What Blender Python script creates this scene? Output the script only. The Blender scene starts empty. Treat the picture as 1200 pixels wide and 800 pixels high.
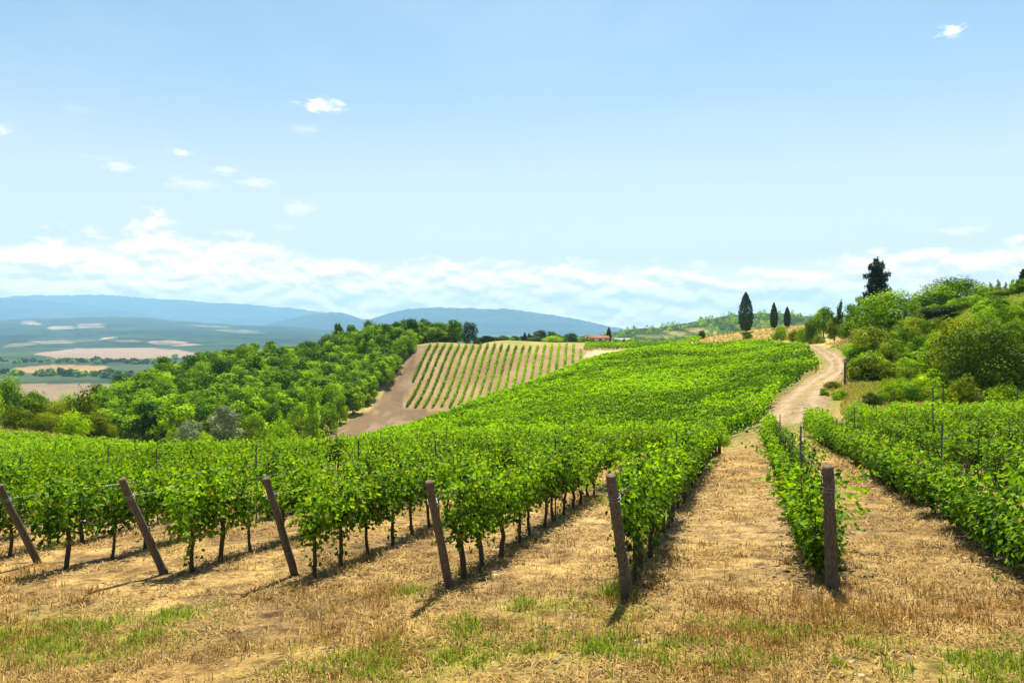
import bpy, math, random
import numpy as np

R = math.radians
F, HZ = 900.0, 385.0          # lens in photo pixels, row of the true horizon (used to place things on the land)
scene = bpy.context.scene
C = scene.collection

# ------------------------------------------------------------------ camera, world, sun, exposure
cd = bpy.data.cameras.new('camera')
cd.sensor_fit = 'HORIZONTAL'
cd.sensor_width = 36.0
cd.lens = 36.0 * F / 1200.0
cd.shift_y = -15.0 / 1200.0
cd.clip_start, cd.clip_end = 0.1, 80000.0
cam = bpy.data.objects.new('camera', cd)
C.objects.link(cam)
cam.location = (0, 0, 0)
cam.rotation_euler = (R(90), 0, 0)
scene.camera = cam

SUN_EL, SUN_AZ = 66.0, 9.0     # azimuth clockwise from +Y (towards +X)
world = bpy.data.worlds.new('World')
scene.world = world
world.use_nodes = True
wt = world.node_tree
wt.nodes.clear()


class NG:
    """small helper to wire nodes"""
    def __init__(self, tree):
        self.t = tree

    def n(self, typ, **kw):
        nd = self.t.nodes.new(typ)
        for k, v in kw.items():
            setattr(nd, k, v)
        return nd

    def link(self, a, b):
        self.t.links.new(a, b)

    def put(self, sock, v):
        if isinstance(v, (int, float)):
            sock.default_value = v
        elif isinstance(v, (tuple, list)):
            sock.default_value = tuple(v) if len(v) == len(sock.default_value) else (*v, 1.0)
        else:
            self.link(v, sock)

    def math(self, op, a, b=None, c=None, clamp=False):
        nd = self.n('ShaderNodeMath', operation=op)
        nd.use_clamp = clamp
        self.put(nd.inputs[0], a)
        if b is not None:
            self.put(nd.inputs[1], b)
        if c is not None:
            self.put(nd.inputs[2], c)
        return nd.outputs[0]

    def mix(self, f, a, b, blend='MIX'):
        nd = self.n('ShaderNodeMix', data_type='RGBA', blend_type=blend)
        self.put(nd.inputs[0], f)
        self.put(nd.inputs[6], a)
        self.put(nd.inputs[7], b)
        return nd.outputs[2]

    def smooth(self, v, lo, hi):
        nd = self.n('ShaderNodeMapRange', interpolation_type='SMOOTHSTEP')
        self.put(nd.inputs[0], v)
        self.put(nd.inputs[1], lo)
        self.put(nd.inputs[2], hi)
        return nd.outputs[0]

    def noise(self, vec, scale, detail=4.0, rough=0.5, dist=0.0):
        nd = self.n('ShaderNodeTexNoise')
        if vec is not None:
            self.link(vec, nd.inputs['Vector'])
        nd.inputs['Scale'].default_value = scale
        nd.inputs['Detail'].default_value = detail
        nd.inputs['Roughness'].default_value = rough
        nd.inputs['Distortion'].default_value = dist
        return nd.outputs['Fac']

    def ramp(self, f, stops):
        nd = self.n('ShaderNodeValToRGB')
        el = nd.color_ramp.elements
        while len(el) < len(stops):
            el.new(0.5)
        for e, (p, c) in zip(el, stops):
            e.position = p
            e.color = (*c, 1) if len(c) == 3 else c
        self.put(nd.inputs[0], f)
        return nd.outputs[0]

    def combine(self, x, y, z):
        nd = self.n('ShaderNodeCombineXYZ')
        for s, v in zip(nd.inputs, (x, y, z)):
            self.put(s, v)
        return nd.outputs[0]


w = NG(wt)
sky = w.n('ShaderNodeTexSky', sky_type='NISHITA')
sky.sun_disc = False
sky.sun_elevation = R(SUN_EL)
sky.sun_rotation = R(SUN_AZ)
sky.altitude = 300.0
sky.air_density, sky.dust_density, sky.ozone_density = 1.0, 1.2, 1.4
bg = w.n('ShaderNodeBackground')
bg.inputs['Strength'].default_value = 0.064
wo = w.n('ShaderNodeOutputWorld')
w.link(bg.outputs[0], wo.inputs[0])
# clouds, laid out by compass direction and height above the horizon (degrees)
tc = w.n('ShaderNodeTexCoord')
sep = w.n('ShaderNodeSeparateXYZ')
w.link(tc.outputs['Generated'], sep.inputs[0])
dx, dy, dz = sep.outputs
az = w.math('MULTIPLY', w.math('ARCTAN2', dx, dy), 180 / math.pi)
el = w.math('MULTIPLY', w.math('ARCSINE', dz), 180 / math.pi)
cvec = w.combine(w.math('MULTIPLY', az, 0.55), w.math('MULTIPLY', el, 1.25), 0.0)
cvec_up = w.combine(w.math('MULTIPLY', az, 0.55), w.math('MULTIPLY', w.math('ADD', el, 0.45), 1.25), 0.0)
n1 = w.noise(cvec, 0.62, 7.0, 0.58, 0.3)
n1u = w.noise(cvec_up, 0.62, 5.0, 0.55, 0.3)
nbig = w.noise(cvec, 0.17, 2.0, 0.5)


def deg_az(px): return math.degrees(math.atan((px - 600) / F))
def deg_el(px, py): return math.degrees(math.atan((HZ - py) / math.hypot(F, px - 600)))


# height of the cloud bank's top along the horizon
top_ramp = w.n('ShaderNodeFloatCurve')
tops = [(-90, 5.5), (-45, 6.4), (deg_az(0), 6.0), (deg_az(150), 7.2), (deg_az(330), 6.4), (deg_az(430), 5.6), (deg_az(560), 5.6), (deg_az(700), 5.3), (deg_az(840), 5.2),
        (deg_az(960), 5.4), (deg_az(1100), 5.8), (45, 5.6), (90, 5.0)]
cv = top_ramp.mapping.curves[0]
while len(cv.points) < len(tops):
    cv.points.new(0.5, 0.5)
for p, (a, e) in zip(cv.points, tops):
    p.location = ((a + 90) / 180, (e - 1.35) / 10)
top_ramp.mapping.update()
w.put(top_ramp.inputs[0], 1.0)
w.put(top_ramp.inputs[1], w.math('DIVIDE', w.math('ADD', az, 90), 180, clamp=True))
top_el = w.math('MULTIPLY', top_ramp.outputs[0], 10)
gap = w.math('SUBTRACT', top_el, el)
cov = w.math('ADD', w.math('MULTIPLY', w.math('ADD', gap, 0.8), 0.34), w.math('MULTIPLY', w.math('SUBTRACT', n1, 0.5), 2.1))
cov = w.math('ADD', cov, w.math('MULTIPLY', w.math('SUBTRACT', nbig, 0.5), 1.0))
bank = w.smooth(cov, -0.08, 0.50)
# thin high veil that lightens the middle of the sky
veil = w.math('MULTIPLY', w.smooth(w.noise(cvec, 0.05, 4.0, 0.55, 0.6), 0.40, 0.75), 0.26)
# single small clouds
puffs = [(378, 123, 31, 10, 1.0), (210, 179, 15, 5, .85), (140, 195, 20, 7, .6), (228, 216, 42, 8, .45), (262, 200, 18, 6, .5), (300, 214, 26, 7, .55), (350, 243, 22, 11, .6),
         (1115, 36, 15, 8, .8), (1125, 270, 26, 6, .8), (4, 152, 11, 6, .7), (356, 151, 22, 7, .25), (92, 128, 24, 5, .15), (332, 266, 24, 6, .25), (120, 186, 30, 4, .2), (690, 308, 18, 7, .7)]
small = None
for (px, py, sx, sy, amp) in puffs:
    a0, e0 = deg_az(px), deg_el(px, py)
    ddx = w.math('MULTIPLY', w.math('SUBTRACT', az, a0), 1 / math.degrees(sx / F))
    ddy = w.math('MULTIPLY', w.math('SUBTRACT', el, e0), 1 / math.degrees(sy / F))
    rr = w.math('SQRT', w.math('ADD', w.math('MULTIPLY', ddx, ddx), w.math('MULTIPLY', ddy, ddy)))
    v = w.math('ADD', w.math('SUBTRACT', 1.0, rr), w.math('MULTIPLY', w.math('SUBTRACT', w.noise(cvec, 2.2, 5.0, 0.6, 0.5), 0.5), 2.4))
    m = w.math('MULTIPLY', w.smooth(v, 0.0, 0.9), min(amp * 1.15, 1.0))
    small = m if small is None else w.math('MAXIMUM', small, m)
SKY_TINT = (1.04, 1.20, 1.12)
skyc = w.mix(1.0, sky.outputs[0], SKY_TINT, 'MULTIPLY')
lit = w.math('ADD', 0.55, w.math('MULTIPLY', w.math('SUBTRACT', n1, n1u), 4.5), clamp=True)
CLOUD_LIT, CLOUD_DIM = (17.5, 13.6, 11.3), (8.6, 7.6, 7.1)
cloudc = w.mix(lit, CLOUD_DIM, CLOUD_LIT)
low = w.math('MULTIPLY', w.math('SUBTRACT', 1.0, w.smooth(el, 1.0, 21.0)), 0.78)
col = w.mix(low, skyc, (7.9, 7.2, 6.9))
col = w.mix(veil, col, (6.2, 6.7, 6.9))
band = w.math('MULTIPLY', w.math('SUBTRACT', 1.0, w.smooth(w.math('SUBTRACT', el, w.math('MULTIPLY', top_el, .55)), -0.2, 3.2)), 0.86)
col = w.mix(band, col, (15.5, 11.8, 10.0))
col = w.mix(w.math('MULTIPLY', bank, 0.93), col, cloudc)
col = w.mix(small, col, (9.2, 8.8, 8.4))
w.link(col, bg.inputs['Color'])

sd = bpy.data.lights.new('sun', 'SUN')
sd.energy = 5.0
sd.angle = R(0.53)
sd.color = (1.0, 0.93, 0.79)
sun = bpy.data.objects.new('sun', sd)
C.objects.link(sun)
sun.rotation_euler = (R(90 - SUN_EL), 0, R(-SUN_AZ + 180))
sun.location = (0, 0, 60)

vs = scene.view_settings
scene.display_settings.display_device = 'sRGB'
vs.view_transform = 'Standard'
vs.look = 'None'
vs.exposure = 1.12
vs.gamma = 1.0
vs.use_curve_mapping = False
cy = scene.cycles
cy.max_bounces = 8
cy.diffuse_bounces = 3
cy.transmission_bounces = 4
cy.volume_bounces = 1
cy.use_denoising = True
try:
    cy.denoiser = 'OPENIMAGEDENOISE'
except Exception:
    pass
cy.sample_clamp_indirect = 6.0


# ------------------------------------------------------------------ helpers
def tag(o, label=None, cat=None, group=None, kind=None):
    for k, v in (('label', label), ('category', cat), ('group', group), ('kind', kind)):
        if v:
            o[k] = v
    return o


def mesh(name, V, faces, mats, attrs=None, midx=None, smooth=False):
    """faces: list of int arrays (n,3) or (n,4); midx: list of ints / arrays matching faces"""
    V = np.asarray(V, np.float32)
    me = bpy.data.meshes.new(name)
    me.vertices.add(len(V))
    me.vertices.foreach_set('co', V.ravel())
    faces = [np.asarray(f, np.int32) for f in faces if len(f)]
    tot = np.concatenate([np.full(len(f), f.shape[1], np.int32) for f in faces])
    me.loops.add(int(tot.sum()))
    me.loops.foreach_set('vertex_index', np.concatenate([f.ravel() for f in faces]))
    me.polygons.add(len(tot))
    me.polygons.foreach_set('loop_start', np.concatenate([[0], np.cumsum(tot)[:-1]]).astype(np.int32))
    me.polygons.foreach_set('loop_total', tot)
    if midx is not None:
        me.polygons.foreach_set('material_index', np.concatenate([np.full(len(f), m, np.int32) if np.isscalar(m) else np.asarray(m, np.int32) for f, m in zip(faces, midx)]))
    if smooth:
        me.polygons.foreach_set('use_smooth', np.ones(len(tot), bool))
    for k, a in (attrs or {}).items():
        a = np.asarray(a, np.float32)
        if a.ndim == 1:
            at = me.attributes.new(k, 'FLOAT', 'POINT')
            at.data.foreach_set('value', a)
        else:
            at = me.attributes.new(k, 'FLOAT_COLOR', 'POINT')
            at.data.foreach_set('color', np.concatenate([a, np.ones((len(a), 1), np.float32)], 1).ravel())
    for m in (mats if isinstance(mats, (list, tuple)) else [mats]):
        me.materials.append(m)
    me.update(calc_edges=True)
    me.validate()
    return me


def obj(name, me, parent=None, loc=None):
    o = bpy.data.objects.new(name, me)
    C.objects.link(o)
    if parent:
        o.parent = parent
    if loc is not None:
        o.location = loc
    return o


def empty(name, loc=(0, 0, 0), rz=0.0, sc=(1, 1, 1)):
    o = bpy.data.objects.new(name, None)
    o.empty_display_size = 0.3
    C.objects.link(o)
    o.location = loc
    o.rotation_euler = (0, 0, rz)
    o.scale = sc
    return o


class MB:
    """mesh builder: collects vertices, faces and a per-vertex tint"""
    def __init__(self):
        self.V, self.F, self.T, self.n = [], {}, [], 0

    def add(self, V, Fs, tint=0.5, m=0):
        V = np.asarray(V, np.float64).reshape(-1, 3)
        Fs = np.asarray(Fs)
        self.F.setdefault((Fs.shape[1], m), []).append(Fs + self.n)
        self.V.append(V)
        self.T.append(np.full(len(V), tint) if np.isscalar(tint) else np.asarray(tint))
        self.n += len(V)

    def tube(self, pts, rad, sides=7, tint=0.5, m=0, cap=True, rough=0.0, rng=None):
        pts = np.asarray(pts, float)
        rad = np.broadcast_to(np.asarray(rad, float), (len(pts),))
        tan = np.gradient(pts, axis=0)
        tan /= np.linalg.norm(tan, axis=1, keepdims=True) + 1e-9
        ref = np.array([1.0, 0, 0]) if abs(tan[0][2]) > 0.7 else np.array([0, 0, 1.0])
        u = np.cross(tan, ref)
        u /= np.linalg.norm(u, axis=1, keepdims=True) + 1e-9
        v = np.cross(tan, u)
        a = np.arange(sides) * 2 * np.pi / sides
        r = rad[:, None] * (1 + (rng.uniform(-rough, rough, (len(pts), sides)) if rng is not None and rough else 0))
        V = pts[:, None, :] + r[..., None] * (np.cos(a)[None, :, None] * u[:, None, :] + np.sin(a)[None, :, None] * v[:, None, :])
        n, s = len(pts), sides
        i = np.arange(n - 1)[:, None] * s
        j = np.arange(s)[None, :]
        q = np.stack([i + j, i + (j + 1) % s, i + s + (j + 1) % s, i + s + j], -1).reshape(-1, 4)
        self.add(V.reshape(-1, 3), q, tint, m)
        if cap:
            base = self.n
            cV = np.concatenate([V[-1], [pts[-1] + tan[-1] * rad[-1] * 0.15]])
            self.add(cV, [[k, (k + 1) % s, s] for k in range(s)], tint, m)

    def box(self, c, h, rz=0.0, tint=0.5, m=0):
        V = np.array([[x, y, z] for z in (-1, 1) for y in (-1, 1) for x in (-1, 1)], float) * np.asarray(h, float)
        ca, sa = math.cos(rz), math.sin(rz)
        V = V @ np.array([[ca, sa, 0], [-sa, ca, 0], [0, 0, 1]]) + np.asarray(c, float)
        self.add(V, [[0, 2, 3, 1], [4, 5, 7, 6], [0, 1, 5, 4], [2, 6, 7, 3], [1, 3, 7, 5], [0, 4, 6, 2]], tint, m)

    def build(self, name, mats, smooth=False):
        V = np.concatenate(self.V)
        fs, mi = [], []
        for (k, m), l in self.F.items():
            fs.append(np.concatenate(l))
            mi.append(m)
        return mesh(name, V, fs, mats, {'tint': np.concatenate(self.T)}, mi, smooth)


def unit(v):
    return v / (np.linalg.norm(v, axis=-1, keepdims=True) + 1e-9)


def leaf_faces(P, N, size, rng, lobed=False, aspect=0.85, fold=0.25, updir=None):
    """leaves centred at P facing N. plain: one bent quad; lobed: two quads along a midrib. returns V, quads"""
    n = len(P)
    size = np.broadcast_to(np.asarray(size, float), (n,))[:, None]
    N = unit(N)
    t = rng.normal(size=(n, 3)) if updir is None else np.asarray(updir) + rng.normal(size=(n, 3)) * 0.35
    t = unit(t - (t * N).sum(1, keepdims=True) * N)
    b = np.cross(N, t)
    f = (fold * rng.uniform(0.3, 1.4, (n, 1))) * size
    if not lobed:
        V = np.stack([P - t * size * 0.5, P + b * size * 0.5 * aspect + N * f * 0.5, P + t * size * 0.5 - N * f * 0.3, P - b * size * 0.5 * aspect + N * f * 0.5], 1)
        return V.reshape(-1, 3), np.arange(4 * n).reshape(n, 4)
    j = lambda s: rng.uniform(1 - s, 1 + s, (n, 1))
    base = P - t * size * 0.35
    tip = P + t * size * 0.55 * j(.15) - N * f * 0.9
    V = np.stack([base, P - t * size * 0.30 + b * size * 0.50 * j(.2) + N * f * 0.7, P + t * size * 0.12 + b * size * 0.58 * j(.15) + N * f * 0.6, P + t * size * 0.28 + b * size * .26 + N * f * .1, tip,
                  P + t * size * 0.28 - b * size * .26 + N * f * .1, P + t * size * 0.12 - b * size * 0.58 * j(.15) + N * f * 0.6, P - t * size * 0.30 - b * size * 0.50 * j(.2) + N * f * 0.7], 1)
    k = np.arange(n)[:, None] * 8
    q = np.concatenate([k + np.array([[0, 1, 2, 3]]), k + np.array([[0, 5, 6, 7]])])
    tr = k + np.array([[0, 3, 4]]), k + np.array([[0, 4, 5]])
    return V.reshape(-1, 3), q, np.concatenate(tr)


# ------------------------------------------------------------------ the lie of the land
G0, GX, GY = -2.40, 0.046, -0.101          # the plane the first vineyard stands on


def plane(X, Y): return G0 + GX * X + GY * Y


ctrl = []          # (px, py, Y): ground seen (or hidden) at column px, row py, distance Y
for px in (-250, 0, 300, 600, 850, 1000, 1200, 1450):
    for Y in (3, 6, 12, 20, 30):
        u = (px - 600) / F
        ctrl.append((px, HZ - F * plane(u * Y, Y) / Y, Y))
ctrl += [
    # end of the first vineyard
    (0, 524, 75), (-250, 520, 75), (130, 532, 75), (300, 548, 75), (430, 547, 57), (600, 536, 48), (700, 530, 47), (860, 527, 47), (885, 505, 50), (940, 502, 50), (1000, 500, 46), (1100, 500, 46),
    (1200, 500, 46), (1450, 495, 46),
    # the large green vineyard
    (850, 515, 60), (850, 463, 100), (850, 426, 150), (700, 523, 60), (700, 476, 100), (700, 440, 150), (550, 535, 62), (550, 498, 100), (430, 531, 80), (430, 522, 100), (500, 499, 118),
    (560, 476, 140), (640, 447, 170), (680, 431, 190), (750, 415, 205), (800, 408.5, 215), (860, 406, 210), (950, 438, 105), (940, 412, 140), (905, 406, 175),
    # dip behind it, bare slope and the row planting
    (550, 484, 180), (640, 459, 200), (680, 441, 225), (550, 472, 225), (472, 474, 225), (660, 446, 225), (430, 486, 200), (400, 507, 180), (360, 531, 150), (480, 440, 246), (490, 408, 272),
    (505, 404, 270), (580, 405, 270), (560, 406, 300), (640, 407, 300), (600, 406, 285), (660, 406, 270), (550, 437, 247), (620, 428, 247), (690, 418, 250), (690, 404, 330), (760, 411, 260), (760, 402, 330), (800, 402, 300), (600, 407.5, 330), (520, 402, 330),
    (560, 405, 420), (700, 401, 420), (640, 402, 420),
    # track
    (938, 465, 75), (930, 488, 62), (975, 437, 105), (980, 425, 120), (965, 413, 138), (940, 405, 160), (915, 401, 180),
    # golden crest
    (860, 396, 250), (830, 395, 260), (875, 389, 262), (920, 384, 262), (960, 390, 220), (960, 402, 165), (900, 396, 420), (800, 402, 420),
    # wooded hillside
    (500, 404, 300), (420, 414, 290), (300, 434, 270), (200, 456, 240), (130, 486, 220), (440, 452, 235), (330, 516, 165), (300, 512, 165), (300, 465, 210), (200, 526, 150), (120, 521, 150), (220, 532, 125), (320, 540, 130),
    (380, 455, 245), (200, 490, 195), (50, 506, 115), (110, 518, 120), (0, 502, 118), (-250, 500, 120),
    (500, 450, 420), (420, 470, 420), (300, 500, 420), (130, 510, 420), (0, 515, 420), (-250, 515, 420),
    # bank to the east of the track
    (1000, 461, 75), (1020, 479, 62), (1050, 456, 80), (1050, 420, 100), (1050, 391, 120), (1027, 382, 150), (1100, 463, 70), (1100, 415, 95), (1100, 373, 120), (1160, 475, 62), (1160, 425, 85), (1160, 357, 110),
    (1200, 474, 60), (1200, 425, 80), (1200, 343, 112), (1200, 341, 130), (1200, 352, 180), (1000, 433, 110), (1000, 409, 130), (1000, 394, 152), (1000, 388, 200), (1450, 470, 60), (1450, 340, 110), (1450, 345, 180),
    (1100, 372, 160), (1200, 370, 420), (1450, 370, 420), (1050, 385, 420),
]
for px in (-250, 0, 200, 400, 600, 800, 1000, 1200, 1450):
    for Y, z in ((700, -86 if px < 420 else -40 if px < 800 else -20), (1100, -90 if px < 500 else -62 if px < 800 else -40), (1800, -90), (3000, -90), (6000, -90), (12000, -90), (20000, -90)):
        if Y >= 1800 and px > 600:
            z = -75
        ctrl.append((px, HZ - F * z / Y, Y))
ctrl = np.array(ctrl, float)
VS = 0.55
cu = (ctrl[:, 0] - 600) / F
cv_ = np.log(ctrl[:, 2]) * VS
cres = -(ctrl[:, 1] - HZ) / F - (G0 / ctrl[:, 2] + GX * cu + GY)


def tps(d2):
    return np.where(d2 > 1e-12, 0.5 * d2 * np.log(np.maximum(d2, 1e-12)), 0.0)


_n = len(ctrl)
A = np.zeros((_n + 3, _n + 3))
A[:_n, :_n] = tps((cu[:, None] - cu) ** 2 + (cv_[:, None] - cv_) ** 2) + np.eye(_n) * 2e-4
A[:_n, _n:] = np.stack([np.ones(_n), cu, cv_], 1)
A[_n:, :_n] = A[:_n, _n:].T
coef = np.linalg.solve(A, np.concatenate([cres, np.zeros(3)]))
TH_MAX = math.atan(0.95)


def gz(X, Y):
    X = np.asarray(X, float)
    Y = np.asarray(Y, float)
    shp = np.broadcast(X, Y).shape
    X = np.broadcast_to(X, shp).ravel()
    Y = np.broadcast_to(Y, shp).ravel()
    r = np.hypot(X, Y)
    th = np.arctan2(X, Y)
    ath = np.abs(th)
    u_in = np.tan(np.clip(ath, 0, TH_MAX)) * np.sign(th)
    k = np.clip((ath - TH_MAX) / (math.pi - TH_MAX), 0, 1)
    k = k * k * (3 - 2 * k)
    u = u_in * (1 - k) + 0.2 * k
    Ye = np.maximum(r * np.cos(np.clip(ath, 0, TH_MAX)), 2.0)
    v = np.log(Ye) * VS
    res = np.empty(len(u))
    for s in range(0, len(u), 40000):
        e = slice(s, s + 40000)
        res[e] = tps((u[e][:, None] - cu) ** 2 + (v[e][:, None] - cv_) ** 2) @ coef[:_n] + coef[_n] + coef[_n + 1] * u[e] + coef[_n + 2] * v[e]
    fade = np.clip((Ye - 8) / 22, 0, 1)
    fade = fade * fade * (3 - 2 * fade)
    z_far = (G0 / Ye + GX * u + GY + res * fade) * Ye
    z_near = plane(X, Y)
    b = np.clip((r - 14) / 30, 0, 1)
    b = b * b * (3 - 2 * b)
    b = np.where(ath < TH_MAX, np.clip(b * 2, 0, 1), b)
    return (z_near * (1 - b) + z_far * b).reshape(shp)


def gpx(px, Y):
    """ground point in column px at distance Y"""
    X = (px - 600) / F * Y
    return np.array([X, Y, float(gz(X, Y))])


_lat = np.random.default_rng(5).uniform(0, 1, (256, 256))


def vnoise(x, y, seed=0):
    """smooth value noise 0..1"""
    x = np.asarray(x, float) + seed * 17.31
    y = np.asarray(y, float) + seed * 9.17
    xi, yi = np.floor(x).astype(int), np.floor(y).astype(int)
    fx, fy = x - xi, y - yi
    fx, fy = fx * fx * (3 - 2 * fx), fy * fy * (3 - 2 * fy)
    g = lambda a, b: _lat[a % 256, b % 256]
    return (g(xi, yi) * (1 - fx) + g(xi + 1, yi) * fx) * (1 - fy) + (g(xi, yi + 1) * (1 - fx) + g(xi + 1, yi + 1) * fx) * fy


def fbm(x, y, seed=0, oct=4):
    a, s, o = 0.0, 0.0, 1.0
    for k in range(oct):
        a = a + vnoise(x * 2 ** k, y * 2 ** k, seed + k) * o
        s += o
        o *= 0.5
    return a / s


def inpoly(px, py, poly):
    poly = np.asarray(poly, float)
    c = np.zeros(np.shape(px), bool)
    x0, y0 = poly[-1]
    for x1, y1 in poly:
        hit = ((y1 > py) != (y0 > py)) & (px < (x0 - x1) * (py - y1) / ((y0 - y1) + 1e-12) + x1)
        c ^= hit
        x0, y0 = x1, y1
    return c


# vineyard layout: six end posts; rows run away from the camera, a little to the east
RD = np.array([0.297, 0.955])
RP = np.array([0.955, -0.297])
P5 = np.array([1.40, 9.5])
ROW = 2.37


def row_base(k): return P5 + RP * ROW * (k - 5)


def near_end(px): return np.interp(px, [-300, 0, 130, 350, 430, 600, 700, 860, 885, 1000, 1200, 1500], [80, 78, 76, 70, 57, 49, 48, 46, 45, 45, 46, 46])


FIELD = [(372, 78), (430, 100), (500, 118), (560, 140), (640, 170), (680, 190), (750, 205), (800, 215), (860, 211), (880, 196), (912, 170), (940, 142), (953, 118), (943, 104), (908, 78), (890, 62),
         (870, 55), (700, 55), (600, 57), (450, 68), (400, 74)]

# ------------------------------------------------------------------ materials


def mat(name):
    m = bpy.data.materials.new(name)
    m.use_nodes = True
    m.node_tree.nodes.clear()
    g = NG(m.node_tree)
    out = g.n('ShaderNodeOutputMaterial')
    return m, g, out


def leaf_mat(name, dark, light, trans=0.45, hue_var=0.0, yellow=None, ysh=0.0, rough=0.65, spec=0.05, ovar=0.35):
    m, g, out = mat(name)
    a = g.n('ShaderNodeAttribute', attribute_name='tint')
    oi = g.n('ShaderNodeObjectInfo')
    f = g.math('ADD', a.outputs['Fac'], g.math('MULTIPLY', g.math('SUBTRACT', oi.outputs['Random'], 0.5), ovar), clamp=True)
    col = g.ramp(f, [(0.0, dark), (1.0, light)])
    if yellow:
        geo = g.n('ShaderNodeNewGeometry')
        y = g.math('GREATER_THAN', geo.outputs['Random Per Island'], 1.0 - ysh)
        col = g.mix(y, col, yellow)
    pb = g.n('ShaderNodeBsdfPrincipled')
    g.put(pb.inputs['Base Color'], col)
    pb.inputs['Roughness'].default_value = rough
    pb.inputs['Specular IOR Level'].default_value = spec
    tr = g.n('ShaderNodeBsdfTranslucent')
    g.put(tr.inputs['Color'], g.mix(1.0, col, (1.35, 1.25, 0.5), 'MULTIPLY'))
    mx = g.n('ShaderNodeMixShader')
    mx.inputs[0].default_value = trans
    g.link(pb.outputs[0], mx.inputs[1])
    g.link(tr.outputs[0], mx.inputs[2])
    g.link(mx.outputs[0], out.inputs[0])
    return m


def plain_mat(name, c1, c2, scale=8.0, rough=0.8, bump=0.0, metallic=0.0, stretch=None, detail=5.0):
    m, g, out = mat(name)
    t = g.n('ShaderNodeTexCoord')
    vec = t.outputs['Object']
    if stretch:
        mp = g.n('ShaderNodeMapping')
        mp.inputs['Scale'].default_value = stretch
        g.link(vec, mp.inputs[0])
        vec = mp.outputs[0]
    f = g.noise(vec, scale, detail, 0.6)
    pb = g.n('ShaderNodeBsdfPrincipled')
    g.put(pb.inputs['Base Color'], g.ramp(f, [(0.3, c1), (0.7, c2)]))
    pb.inputs['Roughness'].default_value = rough
    pb.inputs['Metallic'].default_value = metallic
    pb.inputs['Specular IOR Level'].default_value = 0.25
    if bump:
        b = g.n('ShaderNodeBump')
        b.inputs['Strength'].default_value = bump
        b.inputs['Distance'].default_value = 0.02
        g.link(f, b.inputs['Height'])
        g.link(b.outputs[0], pb.inputs['Normal'])
    g.link(pb.outputs[0], out.inputs[0])
    return m


M = {}
M['vine'] = leaf_mat('vine_leaf', (0.014, 0.064, 0.002), (0.275, 0.485, 0.004), 0.48, spec=.15, yellow=(0.30, 0.27, 0.03), ysh=0.035)
M['field'] = leaf_mat('field_leaf', (0.020, 0.085, 0.002), (0.270, 0.480, 0.003), 0.48, spec=.06)
M['wood_leaf'] = leaf_mat('woodland_leaf', (0.020, 0.078, 0.002), (0.360, 0.580, 0.004), 0.26, ovar=.45)
M['bright'] = leaf_mat('bright_leaf', (0.034, 0.120, 0.002), (0.440, 0.650, 0.004), 0.30, ovar=.45)
M['olive'] = leaf_mat('olive_leaf', (0.040, 0.085, 0.004), (0.370, 0.430, 0.008), 0.32)
M['deep'] = leaf_mat('deep_leaf', (0.010, 0.038, 0.003), (0.105, 0.180, 0.006), 0.15)
M['rust'] = leaf_mat('autumn_leaf', (0.065, 0.095, 0.006), (0.420, 0.340, 0.016), 0.34)
M['silver'] = leaf_mat('silver_leaf', (0.130, 0.180, 0.095), (0.400, 0.470, 0.280), 0.30)
M['pine'] = leaf_mat('conifer_needle', (0.020, 0.044, 0.022), (0.075, 0.120, 0.052), 0.14)
M['cyp'] = leaf_mat('cypress_needle', (0.016, 0.038, 0.016), (0.060, 0.105, 0.036), 0.12)
M['bark'] = plain_mat('bark', (0.045, 0.032, 0.022), (0.13, 0.095, 0.065), 9, 0.9, 0.6, stretch=(3, 3, .6))
M['vinewood'] = plain_mat('vine_bark', (0.030, 0.021, 0.014), (0.11, 0.078, 0.05), 30, 0.95, 0.8, stretch=(3, 3, .6))
M['post'] = plain_mat('weathered_post', (0.028, 0.022, 0.017), (0.20, 0.158, 0.118), 16, 0.95, 1.0, stretch=(5, 5, .25))
M['post_end'] = plain_mat('cut_wood', (0.07, 0.048, 0.03), (0.20, 0.14, 0.09), 20, 0.9, 0.4)
M['stake'] = plain_mat('dull_metal', (0.045, 0.045, 0.045), (0.12, 0.11, 0.10), 20, 0.6, 0.1)
M['wire'] = plain_mat('galvanised_wire', (0.20, 0.20, 0.20), (0.35, 0.35, 0.34), 30, 0.45, 0.0, 0.7)


def tinted(name, lo, hi, rough=0.9, trans=0.0):
    m, g, out = mat(name)
    a = g.n('ShaderNodeAttribute', attribute_name='tint')
    pb = g.n('ShaderNodeBsdfPrincipled')
    c = g.ramp(a.outputs['Fac'], [(0, lo), (1, hi)])
    g.put(pb.inputs['Base Color'], c)
    pb.inputs['Roughness'].default_value = rough
    pb.inputs['Specular IOR Level'].default_value = 0.2
    if trans:
        tr = g.n('ShaderNodeBsdfTranslucent')
        g.put(tr.inputs[0], c)
        mx = g.n('ShaderNodeMixShader')
        mx.inputs[0].default_value = trans
        g.link(pb.outputs[0], mx.inputs[1])
        g.link(tr.outputs[0], mx.inputs[2])
        g.link(mx.outputs[0], out.inputs[0])
    else:
        g.link(pb.outputs[0], out.inputs[0])
    return m


M['straw'] = tinted('dry_straw', (0.13, 0.068, 0.016), (0.56, 0.375, 0.118), 0.8, 0.25)
M['rustgrass'] = tinted('rusty_grass', (0.14, 0.066, 0.012), (0.42, 0.235, 0.048), 0.8, 0.25)
M['green'] = tinted('green_grass', (0.080, 0.140, 0.006), (0.34, 0.43, 0.022), 0.7, 0.4)
M['clod'] = tinted('soil_clod', (0.045, 0.030, 0.018), (0.50, 0.37, 0.22), 0.95)


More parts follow.
